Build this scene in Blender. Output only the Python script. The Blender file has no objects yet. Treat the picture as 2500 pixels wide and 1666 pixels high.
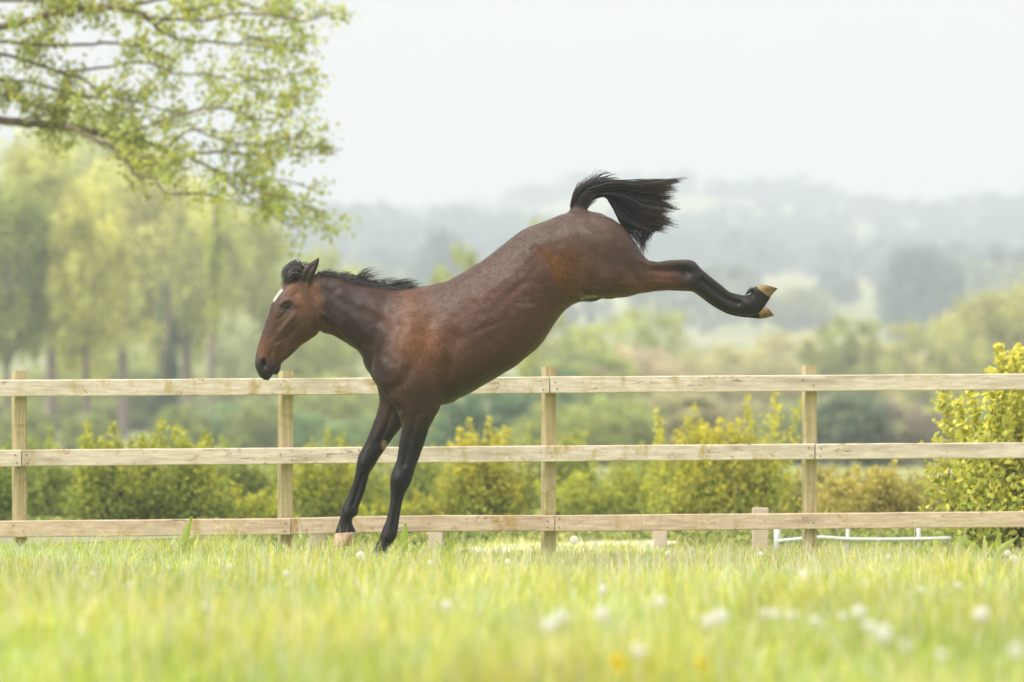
import bpy, math, random
import numpy as np
from mathutils import Vector

# ------------------------------------------------------------------ frame
F = 13800.0          # focal length in photo pixels (2500 px wide)
CX, HY = 1250.0, 1169.0   # principal column, horizon row in the photo
CAMZ = 0.50
DH = 31.3            # distance to the horse
S = F / DH
rng = np.random.default_rng(7)
random.seed(7)
sc = bpy.context.scene
COL = sc.collection

cam = bpy.data.cameras.new('camera')
camo = bpy.data.objects.new('camera', cam); COL.objects.link(camo)
camo.location = (0, 0, CAMZ); camo.rotation_euler = (math.radians(90), 0, 0)
cam.sensor_width = 36.0
cam.lens = F / 2500.0 * 36.0
cam.shift_y = (HY - 833.0) / 2500.0
cam.clip_start = 0.1; cam.clip_end = 9000
cam.dof.use_dof = True
cam.dof.focus_distance = 31.15
cam.dof.aperture_fstop = 3.3
cam.dof.aperture_blades = 0
sc.camera = camo

SUN_EL, SUN_AZ = math.radians(52), math.radians(-116)   # azimuth clockwise from +Y (view direction)
w = bpy.data.worlds.new('World'); sc.world = w; w.use_nodes = True
nt = w.node_tree; nt.nodes.clear()
sky = nt.nodes.new('ShaderNodeTexSky'); sky.sky_type = 'NISHITA'; sky.sun_disc = False
sky.sun_elevation = SUN_EL; sky.sun_rotation = SUN_AZ
sky.air_density = 1.0; sky.dust_density = 4.0
skm = nt.nodes.new('ShaderNodeVectorMath'); skm.operation = 'SCALE'; skm.inputs['Scale'].default_value = 0.07
nt.links.new(sky.outputs[0], skm.inputs[0])
mx = nt.nodes.new('ShaderNodeMix'); mx.data_type = 'RGBA'
mx.inputs['Factor'].default_value = 0.90          # thin even cloud over the blue sky
nt.links.new(skm.outputs[0], mx.inputs['A'])
# luminance of a standard overcast dome: brighter towards the zenith
tcw = nt.nodes.new('ShaderNodeTexCoord'); sxw = nt.nodes.new('ShaderNodeSeparateXYZ'); nt.links.new(tcw.outputs['Generated'], sxw.inputs[0])
mrw = nt.nodes.new('ShaderNodeMapRange'); mrw.inputs['From Min'].default_value = 0; mrw.inputs['From Max'].default_value = 1
mrw.inputs['To Min'].default_value = 1.0; mrw.inputs['To Max'].default_value = 2.6; nt.links.new(sxw.outputs['Z'], mrw.inputs['Value'])
ovc = nt.nodes.new('ShaderNodeVectorMath'); ovc.operation = 'SCALE'; ovc.inputs[0].default_value = (0.496, 0.458, 0.420)
nt.links.new(mrw.outputs[0], ovc.inputs['Scale']); nt.links.new(ovc.outputs[0], mx.inputs['B'])
bg = nt.nodes.new('ShaderNodeBackground'); bg.inputs['Strength'].default_value = 1.0
out = nt.nodes.new('ShaderNodeOutputWorld')
nt.links.new(mx.outputs['Result'], bg.inputs['Color']); nt.links.new(bg.outputs[0], out.inputs['Surface'])

sun = bpy.data.lights.new('sun', 'SUN'); sun.energy = 3.0; sun.angle = math.radians(28); sun.color = (1.0, 0.94, 0.84)
suno = bpy.data.objects.new('sun', sun); COL.objects.link(suno)
sdir = Vector((math.sin(SUN_AZ) * math.cos(SUN_EL), math.cos(SUN_AZ) * math.cos(SUN_EL), math.sin(SUN_EL)))
suno.rotation_euler = (-sdir).to_track_quat('-Z', 'Y').to_euler()
suno.location = (-20, -10, 30)

sc.view_settings.view_transform = 'Standard'; sc.view_settings.look = 'None'
sc.view_settings.exposure = 0.95; sc.view_settings.gamma = 1.0
sc.view_settings.use_curve_mapping = False
cy = sc.cycles
cy.max_bounces = 6; cy.diffuse_bounces = 3; cy.glossy_bounces = 2; cy.transmission_bounces = 3
cy.transparent_max_bounces = 8; cy.volume_bounces = 2
cy.use_denoising = True
cy.sample_clamp_indirect = 6.0

# ------------------------------------------------------------------ helpers
def P(x, y, d):
    return np.array([(x - CX) * d / F, d, CAMZ + (HY - y) * d / F])

def smooth(a, b, x):
    t = np.clip((x - a) / (b - a), 0, 1); return t * t * (3 - 2 * t)

def np_mesh(name, V, faces, cols=None, smooth_shade=False):
    """faces: list of int arrays (n,k). cols: (nv,3) point colours"""
    me = bpy.data.meshes.new(name)
    V = np.asarray(V, dtype=np.float32)
    me.vertices.add(len(V)); me.vertices.foreach_set('co', V.ravel())
    loops = np.concatenate([f.ravel() for f in faces]).astype(np.int32)
    tot = np.concatenate([np.full(len(f), f.shape[1]) for f in faces]).astype(np.int32)
    start = (np.cumsum(tot) - tot).astype(np.int32)
    me.loops.add(len(loops)); me.loops.foreach_set('vertex_index', loops)
    me.polygons.add(len(tot)); me.polygons.foreach_set('loop_start', start)
    try: me.polygons.foreach_set('loop_total', tot)
    except Exception: pass
    me.polygons.foreach_set('use_smooth', np.full(len(tot), bool(smooth_shade)))
    me.update(calc_edges=True)
    if cols is not None:
        a = me.attributes.new('col', 'FLOAT_COLOR', 'POINT')
        c = np.ones((len(V), 4), dtype=np.float32); c[:, :3] = cols
        a.data.foreach_set('color', c.ravel())
    return me

def link(name, data, mat=None, parent=None, loc=None):
    o = bpy.data.objects.new(name, data); COL.objects.link(o)
    if mat is not None and data is not None and len(data.materials) == 0: data.materials.append(mat)
    if parent is not None: o.parent = parent
    if loc is not None: o.location = loc
    return o

def tag(o, label, cat, group=None):
    o['label'] = label; o['category'] = cat
    if group: o['group'] = group
    return o

def thing(name, label, cat, loc=(0, 0, 0), group=None):
    o = link(name, None); o.location = loc; o.empty_display_size = 0.2
    return tag(o, label, cat, group)

def catmull(pts, k):
    pts = np.asarray(pts, float); n = len(pts)
    ext = np.vstack([2 * pts[0] - pts[1], pts, 2 * pts[-1] - pts[-2]])
    res = []
    for i in range(n - 1):
        p0, p1, p2, p3 = ext[i:i + 4]
        for j in range(k):
            t = j / k
            res.append(0.5 * (2 * p1 + (p2 - p0) * t + (2 * p0 - 5 * p1 + 4 * p2 - p3) * t * t + (3 * p1 - p0 - 3 * p2 + p3) * t ** 3))
    res.append(pts[-1]); return np.array(res)

def tube(path, radii, n=8, cap=True):
    """tapered tube around a 3-D path -> V, [faces]"""
    path = np.asarray(path, float); m = len(path)
    radii = np.broadcast_to(np.asarray(radii, float), (m,))
    T = np.gradient(path, axis=0); T /= np.linalg.norm(T, axis=1)[:, None] + 1e-9
    up = np.array([0.0, 0.0, 1.0]) if abs(T[0][2]) < 0.9 else np.array([1.0, 0, 0])
    V = []
    for i in range(m):
        a = np.cross(T[i], up); a /= np.linalg.norm(a) + 1e-9
        b = np.cross(a, T[i]); up = b
        th = np.arange(n) * 2 * math.pi / n
        V.append(path[i] + radii[i] * (np.cos(th)[:, None] * a + np.sin(th)[:, None] * b))
    V = np.vstack(V); fs = []
    for i in range(m - 1):
        r = i * n + np.arange(n); q = i * n + (np.arange(n) + 1) % n
        fs.append(np.stack([r, q, q + n, r + n], 1))
    faces = [np.vstack(fs)]
    if cap:
        c0 = len(V); V = np.vstack([V, path[0], path[-1]])
        r = np.arange(n); q = (r + 1) % n
        faces.append(np.stack([q, r, np.full(n, c0)], 1))
        e = (m - 1) * n
        faces.append(np.stack([e + r, e + q, np.full(n, c0 + 1)], 1))
    return V, faces

class Parts:
    """collects pieces of one mesh"""
    def __init__(s): s.V = []; s.F = {}; s.C = []; s.n = 0
    def add(s, V, faces, col=None):
        for f in faces:
            s.F.setdefault(f.shape[1], []).append(f + s.n)
        s.V.append(V); s.n += len(V)
        s.C.append(np.broadcast_to(np.asarray(col if col is not None else (1, 1, 1), float), (len(V), 3)))
    def mesh(s, name, sm=False, col=False):
        return np_mesh(name, np.vstack(s.V), [np.vstack(v) for v in s.F.values()], np.vstack(s.C) if col else None, sm)

def boxmesh(lo, hi):
    x0, y0, z0 = lo; x1, y1, z1 = hi
    V = np.array([[x0, y0, z0], [x1, y0, z0], [x1, y1, z0], [x0, y1, z0], [x0, y0, z1], [x1, y0, z1], [x1, y1, z1], [x0, y1, z1]], float)
    Fc = np.array([[0, 3, 2, 1], [4, 5, 6, 7], [0, 1, 5, 4], [1, 2, 6, 5], [2, 3, 7, 6], [3, 0, 4, 7]])
    return V, [Fc]

def leaves(C, L, W, cols, rg, flat=0.0, six=False, hang=0.0):
    """leaf faces: C centres (n,3); L, W half length / half width arrays; cols (n,3)"""
    n = len(C)
    nrm = rg.normal(size=(n, 3)); nrm[:, 2] += flat * 2; nrm /= np.linalg.norm(nrm, axis=1)[:, None]
    t = rg.normal(size=(n, 3)); t[:, 2] -= hang
    t -= (t * nrm).sum(1)[:, None] * nrm; t /= np.linalg.norm(t, axis=1)[:, None] + 1e-9
    b = np.cross(nrm, t)
    L = np.broadcast_to(L, (n,))[:, None]; W = np.broadcast_to(W, (n,))[:, None]
    if six:   # pointed oval folded a little along the midrib
        lift = nrm * W * 0.35
        pts = [C - t * L, C - t * L * .35 + b * W + lift, C + t * L * .4 + b * W * .85 + lift, C + t * L,
               C + t * L * .4 - b * W * .85 + lift, C - t * L * .35 - b * W + lift]
        V = np.stack(pts, 1).reshape(-1, 3); i = np.arange(n)[:, None] * 6
        Fs = [np.vstack([i + np.array([0, 1, 2, 3]), i + np.array([0, 3, 4, 5])])]
        return V, Fs, np.repeat(cols, 6, 0)
    V = np.stack([C - t * L, C + b * W - t * L * .1, C + t * L, C - b * W - t * L * .1], 1).reshape(-1, 3)
    i = np.arange(n)[:, None] * 4
    return V, [i + np.array([0, 1, 2, 3])], np.repeat(cols, 4, 0)

# ------------------------------------------------------------------ materials
def new_mat(name):
    m = bpy.data.materials.new(name); m.use_nodes = True
    n = m.node_tree; b = n.nodes['Principled BSDF']
    return m, n, b

def N(nt, t, **kw):
    n = nt.nodes.new(t)
    for k, v in kw.items(): setattr(n, k, v)
    return n

def mixrgb(nt, fac, a, b, mode='MIX'):
    m = N(nt, 'ShaderNodeMix', data_type='RGBA', blend_type=mode)
    for key, v in (('Factor', fac), ('A', a), ('B', b)):
        if hasattr(v, 'is_linked') or hasattr(v, 'links'): nt.links.new(v, m.inputs[key])
        elif key == 'Factor': m.inputs[key].default_value = v
        else: m.inputs[key].default_value = (*v, 1)
    return m.outputs['Result']

def ramp(nt, src, p0, p1, c0=(0, 0, 0), c1=(1, 1, 1)):
    r = N(nt, 'ShaderNodeValToRGB'); e = r.color_ramp.elements
    e[0].position = p0; e[1].position = p1; e[0].color = (*c0, 1); e[1].color = (*c1, 1)
    nt.links.new(src, r.inputs[0]); return r.outputs[0]

def noise(nt, vec, scale, detail=3, rough=0.55, mapscale=None):
    t = N(nt, 'ShaderNodeTexNoise'); t.inputs['Scale'].default_value = scale
    t.inputs['Detail'].default_value = detail; t.inputs['Roughness'].default_value = rough
    if mapscale is not None:
        mp = N(nt, 'ShaderNodeMapping'); mp.inputs['Scale'].default_value = mapscale
        nt.links.new(vec, mp.inputs['Vector']); vec = mp.outputs[0]
    nt.links.new(vec, t.inputs['Vector']); return t.outputs['Fac']

def leaf_mat(name, transl=0.5, rough=0.5):
    m, n, b = new_mat(name)
    a = N(n, 'ShaderNodeAttribute', attribute_name='col'); oi = N(n, 'ShaderNodeObjectInfo')
    c = mixrgb(n, 1.0, a.outputs['Color'], oi.outputs['Color'], 'MULTIPLY')
    n.links.new(c, b.inputs['Base Color']); b.inputs['Roughness'].default_value = rough
    b.inputs['Specular IOR Level'].default_value = 0.35
    tr = N(n, 'ShaderNodeBsdfTranslucent'); n.links.new(c, tr.inputs['Color'])
    ms = N(n, 'ShaderNodeMixShader'); ms.inputs[0].default_value = transl
    n.links.new(b.outputs[0], ms.inputs[1]); n.links.new(tr.outputs[0], ms.inputs[2])
    n.links.new(ms.outputs[0], n.nodes['Material Output'].inputs['Surface'])
    return m

def bark_mat(name, c0, c1, scale=14):
    m, n, b = new_mat(name)
    tc = N(n, 'ShaderNodeTexCoord')
    f = noise(n, tc.outputs['Object'], scale, 5, .6, (1, 1, .25))
    n.links.new(ramp(n, f, .3, .75, c0, c1), b.inputs['Base Color']); b.inputs['Roughness'].default_value = .9
    bm = N(n, 'ShaderNodeBump'); bm.inputs['Strength'].default_value = .6; bm.inputs['Distance'].default_value = .02
    n.links.new(f, bm.inputs['Height']); n.links.new(bm.outputs[0], b.inputs['Normal'])
    return m

def plain_mat(name, c, rough=.7, var=.15, scale=30):
    m, n, b = new_mat(name)
    tc = N(n, 'ShaderNodeTexCoord'); f = noise(n, tc.outputs['Object'], scale, 4)
    lo = tuple(v * (1 - var) for v in c); hi = tuple(min(1, v * (1 + var)) for v in c)
    n.links.new(ramp(n, f, .3, .7, lo, hi), b.inputs['Base Color']); b.inputs['Roughness'].default_value = rough
    return m

def wood_mat(name, c_lo, c_hi, stain, rust):
    m, n, b = new_mat(name)
    tc = N(n, 'ShaderNodeTexCoord'); oi = N(n, 'ShaderNodeObjectInfo')
    add = N(n, 'ShaderNodeVectorMath', operation='ADD'); sc_ = N(n, 'ShaderNodeVectorMath', operation='SCALE')
    cmb = N(n, 'ShaderNodeCombineXYZ')
    for i in range(3): n.links.new(oi.outputs['Random'], cmb.inputs[i])
    n.links.new(cmb.outputs[0], sc_.inputs[0]); sc_.inputs['Scale'].default_value = 37.0
    n.links.new(tc.outputs['Object'], add.inputs[0]); n.links.new(sc_.outputs[0], add.inputs[1])
    v = add.outputs[0]
    g1 = noise(n, v, 1.0, 6, .62, (1.6, 60, 60))          # long grain
    g2 = noise(n, v, 1.0, 4, .6, (.8, 14, 14))
    col = ramp(n, g1, .32, .68, c_lo, c_hi)
    col = mixrgb(n, ramp(n, g2, .52, .72), col, tuple(.78 * x for x in c_lo))
    st = noise(n, v, 1.0, 5, .65, (9, 5, 4)); st2 = noise(n, v, 1.0, 3, .5, (1.1, 3, 3))
    f = N(n, 'ShaderNodeMath', operation='MULTIPLY')
    n.links.new(ramp(n, st, .50, .68), f.inputs[0]); n.links.new(ramp(n, st2, .40, .56), f.inputs[1])
    col = mixrgb(n, f.outputs[0], col, stain)
    rs = noise(n, v, 1.0, 4, .7, (11, 7, 15))
    col = mixrgb(n, ramp(n, rs, .60, .72), col, rust)
    crack = noise(n, v, 1.0, 3, .45, (1.1, 22, 26))       # thin drying checks
    d = N(n, 'ShaderNodeMath', operation='SUBTRACT'); n.links.new(crack, d.inputs[0]); d.inputs[1].default_value = .56
    ab = N(n, 'ShaderNodeMath', operation='ABSOLUTE'); n.links.new(d.outputs[0], ab.inputs[0])
    ck = ramp(n, ab.outputs[0], .0, .010, (1, 1, 1), (0, 0, 0))
    gate = ramp(n, noise(n, v, 1.0, 2, .5, (1.4, 6, 6)), .55, .62)
    mm = N(n, 'ShaderNodeMath', operation='MULTIPLY'); n.links.new(ck, mm.inputs[0]); n.links.new(gate, mm.inputs[1])
    col = mixrgb(n, mm.outputs[0], col, (.10, .06, .035))
    n.links.new(col, b.inputs['Base Color']); b.inputs['Roughness'].default_value = .8
    b.inputs['Specular IOR Level'].default_value = .25
    bm = N(n, 'ShaderNodeBump'); bm.inputs['Strength'].default_value = .45; bm.inputs['Distance'].default_value = .004
    n.links.new(g1, bm.inputs['Height']); n.links.new(bm.outputs[0], b.inputs['Normal'])
    return m

M_leaf = leaf_mat('leaf'); M_grass = leaf_mat('grass_blade', .4, .45)
M_bark = bark_mat('bark_brown', (.07, .052, .036), (.20, .155, .11))
M_barkp = bark_mat('bark_pale', (.16, .12, .11), (.30, .24, .22), 5)
M_rail = wood_mat('weathered_rail', (.52, .455, .365), (.74, .68, .585), (.40, .30, .08), (.34, .19, .09))
M_rail2 = wood_mat('lower_rail_wood', (.48, .375, .28), (.67, .56, .44), (.42, .28, .13), (.36, .20, .10))
M_post = wood_mat('treated_post', (.34, .285, .15), (.51, .445, .275), (.26, .22, .06), (.30, .19, .08))
M_pale = plain_mat('pale_painted_wood', (.48, .40, .33), .7, .12)
M_white = plain_mat('white_board', (.62, .62, .60), .6, .06)
M_metal, _n, _b = new_mat('galvanised_tube'); _b.inputs['Base Color'].default_value = (.52, .57, .58, 1); _b.inputs['Metallic'].default_value = .3; _b.inputs['Roughness'].default_value = .55
M_nail = plain_mat('rusty_nail', (.10, .05, .03), .7)

# ground material
M_ground, n, b = new_mat('meadow_soil')
tc = N(n, 'ShaderNodeTexCoord')
f1 = noise(n, tc.outputs['Object'], .9, 6, .6); f2 = noise(n, tc.outputs['Object'], .012, 5, .6)
near = ramp(n, f1, .3, .7, (.13, .17, .035), (.25, .29, .06))
far = ramp(n, f2, .40, .60, (.15, .19, .07), (.28, .28, .13))
sx = N(n, 'ShaderNodeSeparateXYZ'); n.links.new(tc.outputs['Object'], sx.inputs[0])
mr = N(n, 'ShaderNodeMapRange'); mr.inputs['From Min'].default_value = 60; mr.inputs['From Max'].default_value = 160
n.links.new(sx.outputs['Y'], mr.inputs['Value'])
n.links.new(mixrgb(n, mr.outputs[0], near, far), b.inputs['Base Color']); b.inputs['Roughness'].default_value = .95
b.inputs['Specular IOR Level'].default_value = .1

# ------------------------------------------------------------------ terrain
RX = np.array([-4000, -800, 0, 850, 1000, 1180, 1400, 1660, 1780, 1980, 2100, 2300, 2500, 3300, 6500])
RY = np.array([640, 600, 590, 575, 565, 545, 515, 520, 535, 545, 590, 585, 580, 610, 660])
TD = np.array([100, 150, 300, 600, 1000, 1500])
TY = np.array([1185, 1135, 1030, 880, 745, 655])
def terrain(X, d):
    X = np.asarray(X, float); d = np.asarray(d, float)
    dd = np.maximum(d, 1.0); x = CX + X * F / np.maximum(dd, 60)
    ry = np.interp(x, RX, RY)
    far = np.interp(dd, TD, CAMZ + (HY - TY) / F * TD)
    ridge = CAMZ + (HY - ry) / F * 2200.0
    z = np.where(dd < 100, np.interp(dd, [60, 100], [0, CAMZ + (HY - TY[0]) / F * 100]), far)
    t = smooth(1300, 2200, dd); z = z * (1 - t) + ridge * t
    z = np.where(dd > 2200, ridge - (dd - 2200) * .09, z)
    z = np.where(dd > 130, z + np.sin(X * .021 + dd * .006) * .004 * dd * smooth(130, 500, dd) * .5, z)
    # the paddock: a faint rise on the left and under the horse
    pad = .045 * np.exp(-((d - 31.6) / 2.6) ** 2) * smooth(1.2, -1.0, X) + .035 * smooth(-1.5, -4.0, X) * smooth(45, 30, d)
    pad = pad - .13 * smooth(15.5, 12.0, d) + .012 * np.sin(X * 2.1 + d * .7) + .010 * np.sin(X * .9 - d * 1.6)
    return z + np.where(d < 60, pad * smooth(60, 45, d), 0)

ds = np.concatenate([np.linspace(-60, 8, 8), np.arange(10, 46, .5), np.geomspace(46, 2200, 70), np.linspace(2260, 3200, 10)])
us = np.concatenate([np.linspace(-1.2, -.12, 16), np.linspace(-.115, .115, 60), np.linspace(.12, 1.2, 16)])
DD, UU = np.meshgrid(ds, us, indexing='ij'); XX = UU * (np.maximum(DD, 0) + 25)
ZZ = terrain(XX, DD)
V = np.stack([XX, DD, ZZ], -1).reshape(-1, 3); a, c = DD.shape
i = (np.arange(a - 1)[:, None] * c + np.arange(c - 1)).ravel()
ground = link('ground', np_mesh('ground', V, [np.stack([i, i + 1, i + c + 1, i + c], 1)], None, True), M_ground)
ground['kind'] = 'structure'

# pale sandy track beyond the fence
M_track = plain_mat('sand_track', (.52, .49, .42), .9, .12, 3)
V = []
for d in np.linspace(35.6, 44, 15):
    for x in (-.42 + .05 * (d - 36), .15 + .06 * (d - 36), .78 + .07 * (d - 36)):
        V.append((x + .03 * math.sin(d * 3), d, float(terrain(x, d)) + .012))
V = np.array(V); i = (np.arange(14)[:, None] * 3 + np.arange(2)).ravel()
track = link('sand_track', np_mesh('sand_track', V, [np.stack([i, i + 1, i + 4, i + 3], 1)]), M_track)
track['kind'] = 'structure'

# ------------------------------------------------------------------ horse
def loft(st, k=5, n=28, ex=2.1):
    """stations (ax,ay,bx,by,halfdepth,depthoffset[,egg]) in photo px -> closed skin"""
    st = [tuple(s) + (0.0,) * (7 - len(s)) for s in st]
    R = catmull(st, k); V = []
    th = np.arange(n) * 2 * math.pi / n; cs, sn = np.cos(th), np.sin(th)
    cs = np.sign(cs) * np.abs(cs) ** (2 / ex); sn = np.sign(sn) * np.abs(sn) ** (2 / ex)
    for ax, ay, bx, by, hw, yo, egg in R:
        hw = max(hw, .5)
        C = np.array([(ax + bx) / 2, (ay + by) / 2]); U = np.array([(ax - bx) / 2, (ay - by) / 2])
        p = C + cs[:, None] * U
        V.append(np.stack([p[:, 0], yo + hw * sn * (1 + egg * cs), -p[:, 1]], 1))
    m = len(V); c0 = V[0].mean(0); c1 = V[-1].mean(0); V = np.vstack(V); fs = []
    for i in range(m - 1):
        r = i * n + np.arange(n); q = i * n + (np.arange(n) + 1) % n
        fs.append(np.stack([r, q, q + n, r + n], 1))
    k0 = len(V); V = np.vstack([V, c0, c1]); r = np.arange(n); q = (r + 1) % n; e = (m - 1) * n
    return V, [np.vstack(fs), np.stack([q, r, np.full(n, k0)], 1), np.stack([e + r, e + q, np.full(n, k0 + 1)], 1)]

trunk = [(915, 800, 915, 930, 45, 0), (935, 735, 935, 958, 78, 0), (985, 712, 1000, 985, 98, 0, -.05), (1040, 699, 1077, 992, 108, 0, -.08),
         (1097, 684, 1135, 966, 116, 0, -.10), (1140, 659, 1205, 927, 122, 0, -.06), (1182, 633, 1268, 887, 124, 0), (1225, 601, 1322, 838, 122, 0),
         (1270, 566, 1360, 782, 117, 0), (1308, 549, 1390, 750, 112, 0, .06), (1345, 535, 1430, 733, 112, 0, .08), (1385, 520, 1470, 722, 110, 0, .05),
         (1430, 515, 1500, 712, 104, 0), (1471, 523, 1525, 690, 92, 0), (1505, 546, 1545, 660, 70, 0), (1530, 574, 1555, 635, 36, 0)]
neck = [(740, 677, 765, 790, 30, 0), (775, 669, 786, 812, 37, 0, -.1), (825, 673, 812, 819, 42, 0, -.15), (870, 686, 850, 842, 50, 0, -.12),
        (915, 698, 877, 862, 61, 0, -.08), (960, 704, 891, 895, 74, 0, -.05), (1000, 706, 907, 928, 86, 0), (1040, 698, 935, 958, 92, 0), (1085, 688, 1000, 975, 90, 0)]
head = [(748, 674, 775, 725, 24, 0), (735, 673, 781, 765, 33, 0), (712, 683, 784, 795, 40, 0, .05), (692, 698, 777, 814, 43, 0, .08), (674, 722, 757, 829, 45, 0, .16),
        (659, 747, 735, 844, 40, 0, .16), (649.5, 782, 714, 865, 33, 0, .12), (638.5, 816, 699, 878, 28, 0, .08), (628.5, 848, 686, 889, 25.5, 0, .05),
        (623.5, 876, 680, 899, 27, 0, .05), (623, 893, 672, 908, 26, 0, 0), (628, 908, 665, 916, 22, 0, 0), (634, 919, 661, 923.5, 16, 0), (641, 927, 655, 928.5, 7, 0)]
chin = [(676, 868, 690, 880, 12, 0), (668, 884, 686, 893, 15, 0), (664, 898, 684, 904, 15, 0), (664, 908, 680, 911, 12, 0), (667, 914, 675, 915.5, 5, 0)]
f_near = [(960, 770, 1040, 760, 30, -58), (925, 840, 1070, 830, 42, -68), (908, 905, 1082, 905, 48, -72), (927, 957, 1084, 958, 46, -72), (962, 1000, 1076, 996, 40, -70), (981, 1035, 1055, 1034, 33, -68),
          (977, 1080, 1039, 1076, 27, -66), (970, 1121, 1024, 1120, 23, -65), (960, 1148, 1012, 1153, 22, -64), (954.5, 1172, 1005, 1178, 22, -64),
          (955, 1194, 994, 1197, 18, -63), (955, 1214, 986, 1217, 14.5, -62), (951, 1241, 980, 1244, 14, -62), (945, 1268, 976, 1269, 15, -62), (936, 1290, 972, 1295, 18, -62),
          (928, 1311, 967, 1315, 18, -62), (921, 1327, 950, 1333, 15, -62), (915, 1338, 947, 1342, 15, -62), (912, 1344, 948, 1348, 16, -62)]
f_far = [(930, 850, 1030, 850, 35, 55), (915, 915, 1040, 930, 42, 64), (924, 969, 1030, 985, 38, 64), (920, 1000, 1005, 1014, 34, 62), (909, 1035, 984, 1036, 29, 60), (897, 1068, 959, 1069, 26, 58),
         (884, 1092, 942, 1093, 24, 57), (874.5, 1110, 927, 1114, 23.5, 56), (868.5, 1134, 912, 1140, 23, 55), (867.5, 1150, 903, 1153, 20, 55), (862, 1173, 895, 1176, 15.5, 54),
         (852, 1200, 888, 1203, 14, 54), (843, 1221, 879, 1227, 15, 54), (834, 1239, 873, 1244, 18, 54), (831, 1256, 870.5, 1257, 18, 54), (827, 1270, 859, 1267, 15, 54),
         (822, 1284, 859, 1279, 15, 54), (817.5, 1298, 866, 1295, 18, 54), (816.5, 1306, 867, 1302, 19, 54)]
h_near = [(1380, 560, 1375, 690, 30, -60), (1430, 528, 1420, 722, 48, -64), (1485, 534, 1470, 729, 54, -64), (1525, 562, 1505, 726, 50, -62), (1552, 599, 1535, 722.5, 42, -57),
          (1576, 634, 1563, 716, 31, -50), (1600, 641, 1598, 710.5, 25, -46), (1630, 638, 1634, 707.5, 22, -44), (1662, 636, 1664, 708, 21, -42), (1689, 638.5, 1689, 710, 21, -42),
          (1712, 659, 1700, 715.5, 20, -42), (1735, 679, 1717, 727, 17.5, -42), (1757, 696, 1738, 743, 16, -42), (1776, 712, 1762, 757, 15, -42), (1796, 719.5, 1786, 766, 15.5, -42),
          (1817, 722.5, 1812, 771, 17, -42), (1831, 720, 1834, 772, 17, -42), (1833, 713, 1855, 762, 15, -42), (1836, 707, 1868, 744, 14.5, -42), (1845, 701, 1879, 729, 16, -42)]
h_far = [(1380, 560, 1375, 690, 30, 60), (1430, 528, 1420, 722, 48, 64), (1485, 534, 1470, 729, 54, 64), (1525, 562, 1505, 726, 50, 62), (1552, 599, 1535, 722.5, 42, 57),
         (1576, 634, 1563, 716, 31, 50), (1600, 642, 1598, 711, 25, 46), (1630, 640, 1634, 708, 22, 44), (1662, 639, 1664, 709, 21, 42), (1689, 641, 1689, 711, 21, 42),
         (1712, 661, 1700, 716, 20, 42), (1735, 681, 1717, 728, 17.5, 42), (1757, 698, 1738, 744, 16, 42), (1776, 714, 1762, 758, 15, 42), (1796, 722, 1786, 768, 15.5, 42),
         (1817, 726, 1812, 773, 17, 42), (1833, 735, 1834, 775, 17, 42), (1847, 745, 1852, 777, 15, 42), (1855, 750, 1860, 777, 15, 42)]
ear_n = [(728, 690, 760, 697, 11, -17), (731, 676, 766, 681, 14, -19), (740, 659, 771, 665, 13, -21), (755, 645, 777, 651, 9, -21), (768, 636, 780, 640, 5, -20), (779, 629, 781, 630, .8, -20)]
ear_f = [(716, 690, 748, 696, 11, 17), (714, 674, 744, 680, 14, 20), (716, 660, 741, 665, 12, 23), (722, 649, 739, 652, 8, 25), (729, 642, 737, 644, 4, 26), (734, 637, 735, 638, .8, 26)]
dock = [(1372, 540, 1436, 532, 20, 0), (1388, 514, 1433, 512, 15, 0), (1402, 486, 1443, 497, 13, 0), (1422, 463, 1455, 486, 12, 0), (1448, 452, 1472, 480, 11, 0), (1478, 447, 1490, 474, 9, 0), (1508, 447, 1510, 464, 6, 0), (1522, 450, 1523, 458, 2, 0)]
sheath = [(1410, 722, 1412, 735, 16, 0), (1428, 718, 1430, 737.5, 24, 0), (1450, 716, 1452, 736, 24, 0), (1475, 712, 1475, 728, 14, 0)]

hp = Parts()
for st, kk, ex in ((trunk, 6, 2.25), (neck, 6, 2.2), (head, 6, 2.35), (f_near, 5, 2.15), (f_far, 5, 2.15), (h_near, 5, 2.2), (h_far, 5, 2.2), (chin, 4, 2.1), (ear_n, 4, 2.0), (ear_f, 4, 2.0), (dock, 4, 2.0), (sheath, 4, 2.0)):
    hp.add(*loft(st, kk, 32, ex))
raw = bpy.data.objects.new('horse_raw', hp.mesh('horse_raw')); COL.objects.link(raw)
md = raw.modifiers.new('r', 'REMESH'); md.mode = 'VOXEL'; md.voxel_size = 2.1; md.adaptivity = 0
dg = bpy.context.evaluated_depsgraph_get(); dg.update()
body_me = bpy.data.meshes.new_from_object(raw.evaluated_get(dg))
COL.objects.unlink(raw); bpy.data.objects.remove(raw)

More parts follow.
